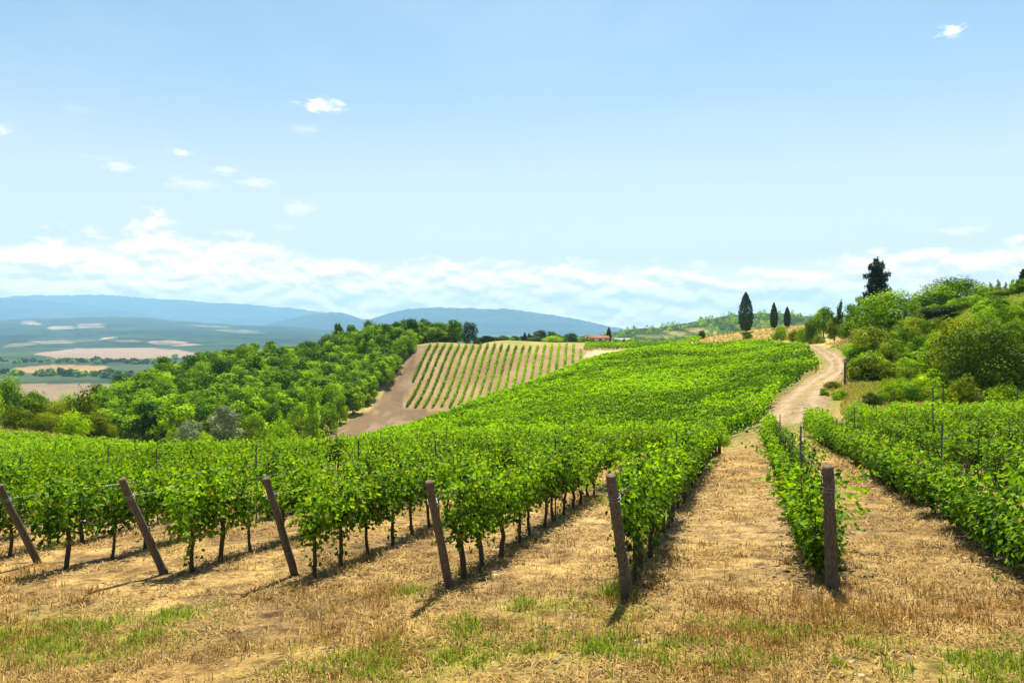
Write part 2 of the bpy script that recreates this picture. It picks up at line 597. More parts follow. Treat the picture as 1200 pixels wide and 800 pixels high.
def ground_mat():
    m, g, out = mat('ground_soil')
    a = g.n('ShaderNodeAttribute', attribute_name='Col')
    nr = g.n('ShaderNodeAttribute', attribute_name='near')
    t = g.n('ShaderNodeTexCoord')
    v = t.outputs['Object']
    big = g.noise(v, 0.5, 5.0, 0.6)
    mid = g.noise(v, 3.2, 6.0, 0.62, 0.4)
    fine = g.noise(v, 22.0, 5.0, 0.65)
    far = g.noise(v, 0.035, 6.0, 0.6)
    f1 = g.ramp(mid, [(0.34, (0.30, 0.26, 0.22)), (0.46, (0.74, 0.72, 0.68)), (0.62, (1.18, 1.16, 1.12))])
    f2 = g.ramp(fine, [(0.35, (0.55, 0.52, 0.48)), (0.52, (1.0, 1.0, 1.0)), (0.68, (1.25, 1.22, 1.15))])
    f3 = g.ramp(far, [(0.3, (0.82, 0.82, 0.82)), (0.7, (1.16, 1.16, 1.16))])
    f0 = g.ramp(big, [(0.3, (0.85, 0.83, 0.8)), (0.7, (1.1, 1.1, 1.1))])
    c = g.mix(1.0, a.outputs['Color'], f3, 'MULTIPLY')
    c = g.mix(1.0, c, f0, 'MULTIPLY')
    c = g.mix(nr.outputs['Fac'], c, g.mix(1.0, c, f1, 'MULTIPLY'))
    c = g.mix(nr.outputs['Fac'], c, g.mix(1.0, c, f2, 'MULTIPLY'))
    pb = g.n('ShaderNodeBsdfPrincipled')
    g.put(pb.inputs['Base Color'], c)
    pb.inputs['Roughness'].default_value = 0.95
    pb.inputs['Specular IOR Level'].default_value = 0.1
    b = g.n('ShaderNodeBump')
    b.inputs['Distance'].default_value = 0.06
    g.put(b.inputs['Strength'], g.math('MULTIPLY', nr.outputs['Fac'], 0.9))
    g.put(b.inputs['Height'], g.math('ADD', mid, g.math('MULTIPLY', fine, 0.4)))
    g.link(b.outputs[0], pb.inputs['Normal'])
    g.link(pb.outputs[0], out.inputs[0])
    return m


def hill_mat(name, bump=0.0):
    m, g, out = mat(name)
    a = g.n('ShaderNodeAttribute', attribute_name='Col')
    t = g.n('ShaderNodeTexCoord')
    v = t.outputs['Object']
    f1 = g.ramp(g.noise(v, 0.012, 6.0, 0.65), [(0.38, (0.42, 0.46, 0.46)), (0.62, (1.5, 1.45, 1.3))])
    f2 = g.ramp(g.noise(v, 0.0016, 5.0, 0.6), [(0.38, (0.55, 0.58, 0.6)), (0.62, (1.35, 1.35, 1.25))])
    c = g.mix(1.0, g.mix(1.0, a.outputs['Color'], f1, 'MULTIPLY'), f2, 'MULTIPLY')
    pb = g.n('ShaderNodeBsdfPrincipled')
    g.put(pb.inputs['Base Color'], c)
    pb.inputs['Roughness'].default_value = 1.0
    pb.inputs['Specular IOR Level'].default_value = 0.0
    g.link(pb.outputs[0], out.inputs[0])
    return m


# ------------------------------------------------------------------ ground sheet
th_f = np.arange(-50, 50.001, 0.22)
th_b = np.concatenate([np.arange(52, 180, 3.0), np.arange(180, 308, 3.0)])
TH = np.radians(np.concatenate([th_f, th_b]))
RAD = np.concatenate([[0.6, 1.2, 2.0, 3.0, 4.0], np.exp(np.arange(math.log(4.6), math.log(23400), 0.0225))])
tt, rr = np.meshgrid(TH, RAD)
GXs, GYs = rr * np.sin(tt), rr * np.cos(tt)
GZs = gz(GXs, GYs)
bump = (fbm(GXs * 1.1, GYs * 1.1, 3, 4) - 0.5) * 0.13 * np.clip(60 / rr, 0, 1) + (fbm(GXs / 9, GYs / 9, 8, 3) - 0.5) * 0.35 * np.clip((rr - 20) / 60, 0, 1) * np.clip(400 / rr, 0, 1)
GZs = GZs + bump
upx = np.where(GYs > 0.1, 600 + F * GXs / np.maximum(GYs, 0.1), np.where(GXs < 0, -2000, 3000))
lY = np.log(np.maximum(GYs, 0.5))
nA = fbm(GXs / 2.2, GYs / 2.2, 11)
nB = fbm(GXs / 7, GYs / 7, 21)
COL = np.zeros(GXs.shape + (3,))
straw, soil, tan_, greeny, rusty = [np.array(c) for c in ((0.41, 0.280, 0.108), (0.15, 0.095, 0.048), (0.38, 0.268, 0.122), (0.19, 0.20, 0.02), (0.29, 0.160, 0.038))]


def blend(mask, c, k=1.0):
    global COL
    mk = np.clip(mask * k, 0, 1)[..., None]
    COL = COL * (1 - mk) + np.asarray(c) * mk


COL[:] = straw
nC = fbm(GXs / .8, GYs / .8, 13)
blend(np.clip((nA - 0.45) * 4, 0, 1), soil, 0.6)
blend(np.clip((nC - 0.5) * 7, 0, 1) * (rr < 40), soil, 0.65)
blend(np.clip((nB - 0.5) * 5, 0, 1), tan_, 0.7)
# headland in front of the posts: rusty dry grass with green patches
hd = (P5 - np.stack([GXs, GYs], -1)) @ RD                # metres in front of the post line
head = np.clip((hd - 0.3) / 1.2, 0, 1) * (rr < 30)
blend(head * np.clip((nB - 0.42) * 5, 0, 1), rusty, 0.6)
GPATCH = [(520, 7.6, 1.3, .45), (440, 7.0, 1.0, .3), (30, 9.0, 1.2, .5), (120, 8.4, .8, .4), (840, 7.0, 1.0, .4), (1170, 6.6, .9, .4), (560, 8.3, .5, .3), (720, 7.4, .6, .3), (970, 6.8, .6, .4), (210, 9.6, .5, .25),
          (850, 8.0, .4, .25), (640, 9.2, .5, .2), (960, 7.6, .5, .3), (730, 8.8, .35, .3), (480, 10.3, .3, .25)]
gp = np.zeros(GXs.shape)
for (px, Y, sx, sy) in GPATCH:
    x0 = (px - 600) / F * Y
    gp = np.maximum(gp, np.exp(-(((GXs - x0) / sx) ** 2 + ((GYs - Y) / (sy * 1.6)) ** 2)))
blend(gp * (0.35 + 1.3 * nA) * (rr < 30), greeny, 0.9)
# under-row strips: darker ground colour along each row line
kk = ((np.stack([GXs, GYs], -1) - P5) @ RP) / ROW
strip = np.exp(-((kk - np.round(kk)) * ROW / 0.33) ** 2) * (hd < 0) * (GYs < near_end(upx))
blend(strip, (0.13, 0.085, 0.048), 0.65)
# beyond the first vineyard
beyond = (GYs > near_end(upx)) & (GYs > 30)
grass_dry = np.array((0.28, 0.22, 0.07))
blend(beyond.astype(float), grass_dry)
blend(beyond * np.clip((nB - 0.45) * 4, 0, 1), (0.14, 0.19, 0.035), 0.7)
blend(inpoly(upx, lY, [(a, math.log(b)) for a, b in FIELD]).astype(float), (0.20, 0.19, 0.06), 0.9)
L = lambda p: [(a, math.log(b)) for a, b in p]
pj = upx + (fbm(GXs / 6, GYs / 6, 31) - 0.5) * 14
bare = inpoly(pj, lY, L([(340, 138), (372, 168), (402, 186), (440, 208), (455, 232), (470, 246), (486, 262), (492, 276), (690, 276), (700, 235), (640, 205), (560, 196), (500, 190), (440, 172), (400, 150), (372, 138)]))
blend(bare.astype(float), (0.235, 0.160, 0.078))
blend(bare * np.clip((nB - 0.5) * 6, 0, 1), (0.31, 0.22, 0.115), 0.8)
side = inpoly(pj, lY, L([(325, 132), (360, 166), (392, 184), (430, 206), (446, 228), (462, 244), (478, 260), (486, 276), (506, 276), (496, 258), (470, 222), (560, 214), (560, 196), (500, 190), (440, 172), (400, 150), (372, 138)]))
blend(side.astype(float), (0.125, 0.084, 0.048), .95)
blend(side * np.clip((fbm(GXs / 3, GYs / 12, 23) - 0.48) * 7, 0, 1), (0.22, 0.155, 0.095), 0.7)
blend(inpoly(pj, lY, L([(405, 142), (440, 165), (500, 182), (560, 188), (600, 192), (560, 172), (500, 150), (430, 130)])).astype(float), (0.25, 0.25, 0.06), 0.85)
blend(inpoly(pj, lY, L([(676, 236), (690, 262), (760, 276), (770, 262), (730, 240)])).astype(float), (0.40, 0.29, 0.18))
crest = (pj > 805) & (pj < 1010) & (GYs > 145) & (GYs < 300)
blend(crest.astype(float), (0.47, 0.33, 0.12), 0.9)
blend(crest * np.clip((nA - 0.52) * 8, 0, 1), (0.22, 0.24, 0.05), 0.7)
bankm = (pj > 1000) & (GYs > 66) & (GYs < 200)
blend(bankm.astype(float), (0.14, 0.185, 0.035), 0.75)
blend(bankm * np.clip((nA - 0.5) * 7, 0, 1), (0.30, 0.26, 0.07), 0.8)
blend(((pj > 985) & (pj < 1090) & (GYs > 58) & (GYs < 84)).astype(float), (0.44, 0.31, 0.13), 0.7)
# valley floor: fields between dark hedges
valley = GYs > 600
vn = fbm(GXs / 300, GYs / 300, 41)
blend(valley.astype(float), (0.022, 0.046, 0.020))
blend(valley * np.clip((vn - 0.5) * 12, 0, 1), (0.060, 0.085, 0.032), 0.6)
fields = [([(60, 940), (150, 940), (190, 1130), (150, 1250), (20, 1250), (12, 1000)], (0.36, 0.26, 0.17)), ([(18, 1560), (118, 1560), (128, 1840), (60, 1930), (12, 1760)], (0.50, 0.32, 0.15)),
          ([(60, 2350), (150, 2280), (225, 2400), (232, 2900), (180, 3600), (90, 3500), (40, 2700)], (0.46, 0.33, 0.26)), ([(190, 1500), (240, 1500), (240, 1700), (185, 1680)], (0.22, 0.30, 0.10)),
          ([(-120, 1000), (-20, 1000), (-30, 1300), (-130, 1300)], (0.36, 0.27, 0.17)), ([(-150, 1700), (-20, 1700), (0, 2200), (-150, 2200)], (0.45, 0.34, 0.2))]
for poly, c in fields:
    blend((inpoly(upx + (vn - .5) * 20, lY, L(poly)) & valley).astype(float), np.array(c) * np.array([.56, .54, .50]) * (.8 + .4 * vn[..., None]), 0.95)
nt, nr_ = len(TH), len(RAD)
i, j = np.meshgrid(np.arange(nr_ - 1), np.arange(nt), indexing='ij')
j2 = (j + 1) % nt
quads = np.stack([i * nt + j, (i + 1) * nt + j, (i + 1) * nt + j2, i * nt + j2], -1).reshape(-1, 4)
Vg = np.stack([GXs, GYs, GZs], -1).reshape(-1, 3)
cen = np.array([[0, 0, float(gz(0.0, 0.01))]])
fan = np.stack([np.full(nt, len(Vg)), np.arange(nt), (np.arange(nt) + 1) % nt], 1)
nearw = np.clip(1.15 - rr / 160, 0.0, 1).reshape(-1)
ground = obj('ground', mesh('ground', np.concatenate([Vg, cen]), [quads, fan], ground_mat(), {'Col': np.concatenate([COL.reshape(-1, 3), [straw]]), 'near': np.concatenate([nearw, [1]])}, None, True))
tag(ground, 'dry straw covered vineyard ground falling away into a wide valley', kind='structure')

# ------------------------------------------------------------------ far hills and mountains
def ridge(name, crest_pts, Y0, Yc, Y1, base, color_fn, label, nu=520, ny=90, rough=0.05, seed=1, pxr=None):
    """a range of hills: foot at Y0, crest line (seen along crest_pts) at Yc, back foot at Y1"""
    cp = np.array(crest_pts, float)
    pxs = np.linspace(*(pxr or (cp[0, 0], cp[-1, 0])), nu)
    crest_py = np.interp(pxs, cp[:, 0], cp[:, 1]) + (fbm(pxs / 26, pxs * 0 + seed, seed, 4) - .5) * 3.4 * min(1, Yc / 8000)
    crest_z = -(crest_py - HZ) / F * Yc
    ys = np.concatenate([np.linspace(Y0, Yc, ny), np.linspace(Yc, Y1, ny // 3)[1:]])
    PX, YY = np.meshgrid(pxs, ys)
    t = np.where(YY <= Yc, (YY - Y0) / (Yc - Y0), 1 - (YY - Yc) / (Y1 - Yc))
    s = np.where(YY <= Yc, t ** 1.15, t)
    X = (PX - 600) / F * YY
    L0 = (Y1 - Y0) / 9
    n = fbm(X / L0, YY / L0, seed, 5) - 0.5
    H = np.maximum(crest_z[None, :] - base, 0.0)
    Z = base + H * s + n * H * rough * 18 * s * (1 - s * 0.96)
    Z += (fbm(X / (L0 * .12), YY / (L0 * .12), seed + 5, 3) - .5) * H * rough * 1.2
    Z = np.where((t <= 0), base - 6, Z)
    Cc = color_fn(PX, YY, X, HZ - F * Z / YY)
    ni, nj = PX.shape
    a, b = np.meshgrid(np.arange(ni - 1), np.arange(nj - 1), indexing='ij')
    q = np.stack([a * nj + b, a * nj + b + 1, (a + 1) * nj + b + 1, (a + 1) * nj + b], -1).reshape(-1, 4)
    o = obj(name, mesh(name, np.stack([X, YY, Z], -1).reshape(-1, 3), [q], hill_mat(name + '_slopes'), {'Col': Cc.reshape(-1, 3)}, None, True))
    tag(o, label, kind='structure')
    return o, (PX, YY, X, Z)


def forest_col(base, patches=()):
    def f(PX, YY, X, PY):
        n = fbm(X / 420, YY / 420, 77, 4)
        c = np.ones(PX.shape + (3,)) * np.asarray(base)
        c *= (0.7 + 0.6 * n)[..., None]
        wob = fbm(X / 260, YY / 500, 91, 4) - .5
        wob2 = fbm(X / 180, YY / 420, 95, 4) - .5
        for (x, y, sx, sy, colr) in patches:
            a_ = (PX - x) / sx + (PY - y) / sy * 0.5 * math.sin(x) + wob * 1.6
            b_ = (PY - y) / sy + (PX - x) / sx * 0.35 * math.sin(x * 1.7) + wob2 * 2.2
            k = np.clip((1.0 - a_ ** 4 - b_ ** 4) * 3, 0, 1)[..., None] * (.65 + .5 * n[..., None])
            c = c * (1 - k) + np.asarray(colr) * np.array([.62, .58, .58]) * k
        return c
    return f


FOR = (0.024, 0.042, 0.030)
ridge('mountains', [(-350, 356), (-200, 352), (0, 349), (40, 346), (100, 344.5), (130, 346), (170, 348.5), (230, 353), (290, 357), (340, 361), (400, 369), (440, 376), (520, 383), (600, 390)], 15500, 20000, 23000, -85,
      forest_col(FOR), 'pale blue mountain range along the horizon', seed=2)
ridge('mountains.001', [(-500, 344), (-200, 346), (0, 349), (50, 352), (110, 359), (190, 371), (260, 381), (330, 391)], 12000, 16200, 19200, -88, forest_col(FOR), 'blue forested mountain spur before the pale range', seed=3)
ridge('mountains.002', [(240, 393), (300, 383), (340, 374), (372, 366.5), (388, 365), (402, 367), (425, 374), (470, 384), (520, 393)], 11400, 14000, 16800, -88, forest_col(FOR), 'small pointed blue mountain', seed=4)
ridge('mountains.003', [(380, 393), (428, 376), (455, 366), (480, 361), (505, 360), (540, 362), (565, 362), (590, 361), (625, 366), (650, 369), (680, 374), (705, 380), (740, 388), (800, 396)], 11100, 14500, 18700, -80,
      forest_col(FOR), 'broad blue mountain with a long falling ridge', seed=6)
pk = (0.40, 0.31, 0.24)
ridge('hills', [(-500, 380), (-100, 377), (0, 375), (60, 373), (130, 370.5), (180, 373), (240, 378), (320, 382), (420, 387), (560, 396)], 4200, 9500, 11800, -90,
      forest_col((0.024, 0.046, 0.030), [(35, 379, 10, 2.2, pk), (75, 384, 16, 2.2, pk), (107, 381.5, 14, 2.4, pk), (105, 401, 40, 4.0, (0.20, 0.20, 0.13)), (127, 396, 9, 1.4, pk), (280, 388, 20, 1.8, (.25, .24, .16)), (250, 382.5, 18, 1.2, (.25, .24, .16)), (10, 404, 10, 2, (.2, .2, .13))]),
      'forested hill with scattered pale fields', nu=500, ny=90, seed=8, rough=0.012)
ridge('hills', [(-400, 399), (-200, 395), (-60, 399), (0, 396), (50, 392.5), (95, 396), (150, 391), (215, 395), (270, 392), (340, 398), (420, 402), (500, 408)], 3700, 5600, 6900, -90,
      forest_col((0.026, 0.050, 0.028), [(60, 401, 26, 2.2, pk), (150, 399, 18, 2.0, (.24, .22, .13)), (205, 402, 24, 2.6, pk), (20, 405, 14, 2, (.2, .2, .12))]), 'low rolling wooded ridge across the valley', nu=400, ny=70, seed=14, rough=0.02)
ho, (HPX, HYY, HX, HZZ) = ridge('hills.001', [(560, 406), (640, 401), (690, 397), (720, 389), (745, 385), (770, 384), (800, 379), (850, 370), (880, 367.5), (910, 366.5), (940, 370), (970, 372), (1050, 368), (1150, 366), (1500, 366)],
                               900, 1500, 1900, -78, forest_col((0.050, 0.075, 0.030), [(815, 388, 17, 4, (.40, .36, .17)), (790, 391, 12, 3, (.36, .33, .15)), (760, 394, 20, 2, (.34, .32, .15)), (890, 383, 30, 2.5, (.30, .28, .13))]),
                               'wooded hill beyond the crest', seed=9, rough=0.006, nu=300)

# ------------------------------------------------------------------ dirt track
track = [(918, 54.0, 4.6), (926, 60, 4.9), (934, 68, 5.2), (942, 77, 5.1), (955, 88, 4.7), (970, 98, 4.1), (979, 108, 3.6), (981, 120, 2.9), (973, 131, 2.7), (958, 145, 2.5), (938, 162, 2.5), (915, 180, 3.0), (893, 200, 3.0), (872, 216, 3)]
tp = np.array([((p - 600) / F * Y, Y, wd) for p, Y, wd in track])
s_in = np.concatenate([[0], np.cumsum(np.hypot(*np.diff(tp[:, :2], axis=0).T))])
s_out = np.linspace(0, s_in[-1], 240)


def smooth_curve(a):
    v = np.interp(s_out, s_in, a)
    k = np.ones(15) / 15
    return np.convolve(np.pad(v, 7, mode='edge'), k, 'valid')


tx, ty, tw = (smooth_curve(tp[:, c]) for c in range(3))
tan2 = unit(np.stack([np.gradient(tx), np.gradient(ty)], 1))
nor2 = np.stack([tan2[:, 1], -tan2[:, 0]], 1)
NA = 15
off = np.linspace(-1, 1, NA)
edge = 1 + (fbm(s_out[:, None] / 2.0, off[None, :] * 0.5, 61) - 0.5) * 0.5
TXY = np.stack([tx, ty], 1)[:, None, :] + nor2[:, None, :] * (off[None, :, None] * tw[:, None, None] * 0.5 * edge[..., None])
TZ = gz(TXY[..., 0], TXY[..., 1]) + (fbm(TXY[..., 0] / 9, TXY[..., 1] / 9, 8, 3) - 0.5) * 0.35 * np.clip((np.hypot(TXY[..., 0], TXY[..., 1]) - 20) / 60, 0, 1) + 0.10 - 0.05 * np.exp(-((np.abs(off)[None, :] - 0.42) / 0.15) ** 2)
TZ -= 0.16 * np.clip(1 - s_out[:, None] / 2.5, 0, 1)
TZ[:, 0] -= 0.14
TZ[:, -1] -= 0.14
rut = np.exp(-((np.abs(off)[None, :] - 0.42) / 0.2) ** 2) * np.ones((240, 1))
cn = fbm(TXY[..., 0] / 1.6, TXY[..., 1] / 1.6, 66, 3)
TC = np.array([0.31, 0.225, 0.13]) * (0.65 + .5 * cn)[..., None] * (1 - rut[..., None] * 0.6) + np.array([0.46, 0.35, 0.23]) * (rut * 0.6)[..., None]
gm = np.clip((0.25 - np.abs(off)[None, :]) * 3, 0, 1) * np.clip((cn - .4) * 4, 0, 1) 
TC = TC * (1 - gm[..., None]) + np.array([0.30, 0.27, 0.08]) * gm[..., None]
a, b = np.meshgrid(np.arange(239), np.arange(NA - 1), indexing='ij')
q = np.stack([a * NA + b, a * NA + b + 1, (a + 1) * NA + b + 1, (a + 1) * NA + b], -1).reshape(-1, 4)
M['ground'] = ground.data.materials[0]
tk = obj('dirt_track', mesh('dirt_track', np.concatenate([TXY, TZ[..., None]], -1).reshape(-1, 3), [q], M['ground'], {'Col': TC.reshape(-1, 3), 'near': np.full(TC.shape[0] * NA, 0.8)}, None, True))
tag(tk, 'pale dirt track winding up beside the vineyard', kind='structure')

# ------------------------------------------------------------------ vine prototypes
rng = np.random.default_rng(12)


def make_vine(seed, tall=1.0, low=0.0):
    """foliage and trunk meshes of one grapevine; row along local +Y, ground at z=0"""
    g = np.random.default_rng(seed)
    P, N = [], []
    cord = 0.70
    ns = g.integers(12, 18)
    for s in range(ns):
        y0 = g.uniform(-0.44, 0.44)
        lean = g.normal(0, 0.16, 2)
        Ht = g.uniform(0.50, 1.02) * tall
        nl = int(Ht / 0.0205)
        t = np.linspace(0.02, 1, nl)
        droop = np.clip(t - 0.7, 0, 1) ** 2 * 0.9
        x = lean[0] * t * 1.5 + np.sin(t * 3 + g.uniform(0, 6)) * 0.06
        y = y0 + lean[1] * t * 1.1
        z = cord - low * 0.25 + Ht * t - droop * Ht * 0.6
        ang = g.uniform(0, 6.28, nl)
        out = g.uniform(0.03, 0.20 + .06 * low, nl)
        P.append(np.stack([x + np.cos(ang) * out, y + np.sin(ang) * out * 0.8, z + g.normal(0, 0.03, nl)], 1))
        N.append(np.stack([np.cos(ang) * 0.9, np.sin(ang) * 0.7, np.full(nl, 0.75)], 1) + g.normal(0, 0.35, (nl, 3)))
    # leaves hanging round the arms and low suckers
    nh = int(210 + 240 * low)
    ang = g.uniform(0, 6.28, nh)
    P.append(np.stack([np.cos(ang) * g.uniform(.05, .27, nh), g.uniform(-0.46, 0.46, nh), cord - low * 0.28 + g.uniform(-0.20, 0.25, nh)], 1))
    N.append(np.stack([np.cos(ang), np.sin(ang) * .4, np.full(nh, 0.4)], 1) + g.normal(0, 0.3, (nh, 3)))
    if g.random() < 0.45:
        nk = g.integers(10, 26)
        P.append(np.stack([g.normal(0, .08, nk), g.normal(0, .1, nk), g.uniform(0.1, 0.55, nk)], 1))
        N.append(g.normal(0, 1, (nk, 3)) + np.array([0, 0, 0.6]))
    P, N = np.concatenate(P), np.concatenate(N)
    size = g.uniform(0.042, 0.092, len(P)) * np.where(P[:, 2] > 1.45 * tall, 0.75, 1)
    V, q, tr = leaf_faces(P, N, size, g, lobed=True)
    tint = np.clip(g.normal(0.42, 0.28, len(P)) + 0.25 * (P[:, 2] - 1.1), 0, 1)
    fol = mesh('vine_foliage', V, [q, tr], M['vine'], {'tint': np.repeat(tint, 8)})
    mb = MB()
    zz = np.linspace(-0.08, cord, 7)
    wob = np.cumsum(g.normal(0, 0.018, (7, 2)), 0)
    pts = np.stack([wob[:, 0], wob[:, 1], zz], 1)
    mb.tube(pts, np.linspace(0.040, 0.027, 7) * g.uniform(.85, 1.2), 7, rough=0.18, rng=g)
    top = pts[-1]
    for d in (-1, 1):
        yy = np.linspace(0, 0.44 * d, 5)
        mb.tube(np.stack([top[0] + np.sin(yy * 9) * 0.012, top[1] + yy, top[2] - 0.03 + np.abs(yy) * 0.12 - np.array([0.0, 0, 0, 0, 0])], 1), np.linspace(0.024, 0.011, 5), 6, rough=.15, rng=g)
    for s in range(5):
        y0 = g.uniform(-.4, .4)
        mb.tube([(top[0], y0, top[2]), (g.normal(0, .08), y0 + g.normal(0, .05), top[2] + .35), (g.normal(0, .14), y0 + g.normal(0, .08), top[2] + .75)], [.008, .006, .003], 4)
    return fol, mb.build('vine_trunk', M['vinewood'], True)


VINES = [make_vine(100 + i, tall=[1.0, 0.92, 1.06, 0.97, 0.88, 1.03][i]) for i in range(6)]
LOWV = [make_vine(200 + i, tall=[1.0, 0.95, 0.9][i], low=1.0) for i in range(3)]

# every plant place in the first vineyard
plants = []
prg = np.random.default_rng(77)
for k in range(-58, 19):
    b = row_base(k)
    for n in range(0, 110):
        t = (1.3 if k == 6 else 0.62) + n * 0.86
        p = b + RD * (t + prg.normal(0, .05))
        if p[1] < 3:
            continue
        px = 600 + F * p[0] / p[1]
        if px < -330 or px > 1480 or p[1] > near_end(px):
            continue
        if prg.random() < (0.10 if t > 2 else 0.06) and not (k in (5, 6) and n < 2):
            continue
        plants.append((k, n, p[0], p[1], px))
plants.sort(key=lambda a: a[3])
infr = [p for p in plants if -25 < p[4] < 1225]
chosen = set(id(p) for p in infr[:290])
ORD = ['first', 'second', 'third', 'fourth', 'fifth', 'sixth', 'seventh', 'eighth', 'ninth', 'tenth']
POSTNAME = {1: 'leftmost leaning post', 2: 'second leaning post from the left', 3: 'third leaning post from the left', 4: 'fourth leaning post from the left', 5: 'thick post west of the central aisle',
            6: 'dark post east of the central aisle'}
order_in_row = {}
vz = gz(np.array([p[2] for p in plants]), np.array([p[3] for p in plants]))
ROWANG = -math.atan2(RD[0], RD[1])
rest = []
for p, z in zip(plants, vz):
    k, n, x, y, px = p
    if id(p) not in chosen:
        rest.append((k, x, y, z))
        continue
    order_in_row[k] = order_in_row.get(k, 0) + 1
    c = order_in_row[k]
    if k in POSTNAME:
        lab = f'{ORD[c - 1]} leafy grapevine behind the {POSTNAME[k]}' if c <= 10 else f'grapevine past the tenth in the row of the {POSTNAME[k]}'
    elif k > 6:
        lab = f'low leafy grapevine in the {ORD[k - 7]} row east of the dark aisle post'
    else:
        lab = f'green grapevine in the {ORD[min(0 - k, 9)]} full row beyond the leftmost leaning post' if -k < 9 else 'green grapevine in the rows well beyond the leftmost leaning post'
    v = prg.integers(0, 3) if k >= 6 else prg.integers(0, 6)
    fol, tru = (LOWV if k >= 6 else VINES)[v]
    s = prg.uniform(0.84, 1.08) * (1.0 if k < 6 else 0.93)
    e = empty('grapevine', (x, y, z), ROWANG + (math.pi if prg.random() < .5 else 0), (s * prg.uniform(.9, 1.12) * (1.25 if k >= 6 else 1), s, s))
    tag(e, lab, 'grapevine', 'grapevines planted in rows')
    obj('foliage', fol, e)
    obj('trunk', tru, e)

# the remaining grapevines, too many to tell apart, as one mass
fv, ff, ft, fm, fn = [], [], [], [], 0


def add_leaves(P, N, size, tint, m, g, aspect=.9):
    global fn
    V, q = leaf_faces(P, N, size, g, aspect=aspect)
    fv.append(V)
    ff.append(q + fn)
    ft.append(np.repeat(tint, 4))
    fm.append(np.full(len(q), m))
    fn += len(V)


g = np.random.default_rng(9)
RA = np.array(rest)
for lo, hi, nl, sz in ((0, 32, 800, 0.080), (32, 48, 480, 0.110), (48, 90, 200, 0.175)):
    S = RA[(RA[:, 2] >= lo) & (RA[:, 2] < hi)]
    if not len(S):
        continue
    n = len(S) * nl
    idx = np.repeat(np.arange(len(S)), nl)
    al = g.uniform(-0.5, 0.5, n)
    ac = g.normal(0, 0.16, n) * np.where(S[idx, 0] >= 7, 1.5, 1)
    hgt = np.repeat(g.uniform(0.85, 1.12, len(S)), nl)
    lowr = np.where(S[idx, 0] >= 6, 0.30, 0.55)
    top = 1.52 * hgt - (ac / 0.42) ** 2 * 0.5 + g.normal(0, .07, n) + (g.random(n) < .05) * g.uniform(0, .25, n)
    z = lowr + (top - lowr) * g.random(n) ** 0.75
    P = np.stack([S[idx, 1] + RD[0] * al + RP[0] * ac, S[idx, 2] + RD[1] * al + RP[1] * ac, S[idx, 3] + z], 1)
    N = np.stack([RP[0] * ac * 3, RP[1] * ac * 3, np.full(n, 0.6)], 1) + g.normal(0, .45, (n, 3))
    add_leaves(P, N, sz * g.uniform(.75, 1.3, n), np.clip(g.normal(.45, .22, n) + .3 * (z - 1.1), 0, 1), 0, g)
trunks = MB()
for (k, x, y, z) in rest:
    if y < 40:
        lx, ly = g.normal(0, .04, 2)
        trunks.tube([(x, y, z - .06), (x + lx, y + ly, z + .4), (x + lx * .5, y + ly * .5, z + .8)], [.042, .034, .026], 5, cap=False)


def hedge_rows(poly, direction, spacing, per_m, size, height, width, base_h, m, seed, hvar=.18, phase=0.0, tmin=0.0):
    """leaf clusters along vine rows inside a ground polygon given as (column, distance)"""
    gg = np.random.default_rng(seed)
    pw = np.array([((a - 600) / F * b, b) for a, b in poly])
    d = np.array(direction) / np.hypot(*direction)
    nrm = np.array([d[1], -d[0]])
    a0, a1 = (pw @ nrm).min(), (pw @ nrm).max()
    t0, t1 = (pw @ d).min(), (pw @ d).max()
    out = 0
    for off in np.arange(a0 + phase, a1, spacing):
        n = int((t1 - t0) * per_m)
        t = gg.uniform(t0, t1, n)
        wob = off
        xy = t[:, None] * d + wob * nrm
        keep = inpoly(xy[:, 0], xy[:, 1], pw)
        t, xy = t[keep], xy[keep]
        n = len(t)
        if n < 5:
            continue
        # uneven vigour along the row, and missing plants
        vig = fbm(t / 1.7, np.full(n, off), seed, 3)
        gapn = vnoise(t / 1.1, np.full(n, off * 3.7), seed + 3)
        ok = gapn > tmin
        t, xy, vig = t[ok], xy[ok], vig[ok]
        n = len(t)
        if n < 5:
            continue
        ac = gg.normal(0, width * .5, n)
        hh = height * (1 - hvar + 2 * hvar * vig)
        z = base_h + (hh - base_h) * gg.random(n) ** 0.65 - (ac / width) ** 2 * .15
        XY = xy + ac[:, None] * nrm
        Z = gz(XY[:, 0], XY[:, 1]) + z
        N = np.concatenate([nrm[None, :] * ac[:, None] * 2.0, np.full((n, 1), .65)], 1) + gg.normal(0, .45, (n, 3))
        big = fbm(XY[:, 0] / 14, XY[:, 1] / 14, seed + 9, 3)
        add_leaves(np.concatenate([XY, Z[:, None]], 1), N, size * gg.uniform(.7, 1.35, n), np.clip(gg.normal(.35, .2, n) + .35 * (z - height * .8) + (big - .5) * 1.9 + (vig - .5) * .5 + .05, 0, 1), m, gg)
        out += n
    return out


half1 = [p for p in FIELD]
hedge_rows([(360, 74), (400, 72), (450, 66), (600, 55.5), (700, 53.5), (880, 53.5), (897, 62), (914, 78), (945, 100), (430, 100)], RP, 2.4, 64, 0.25, 1.55, .36, .35, 1, 301, hvar=.45, tmin=.10)
hedge_rows([(430, 100), (945, 100), (953, 105), (960, 118), (946, 142), (930, 155), (600, 155), (560, 140), (500, 118)], RP, 2.4, 44, 0.33, 1.5, .38, .4, 1, 302, hvar=.45, tmin=.10)
hedge_rows([(600, 155), (926, 155), (912, 170), (880, 196), (860, 211), (800, 215), (750, 205), (680, 190), (640, 170)], RP, 2.4, 34, 0.42, 1.5, .42, .4, 1, 303, hvar=.45, tmin=.10)
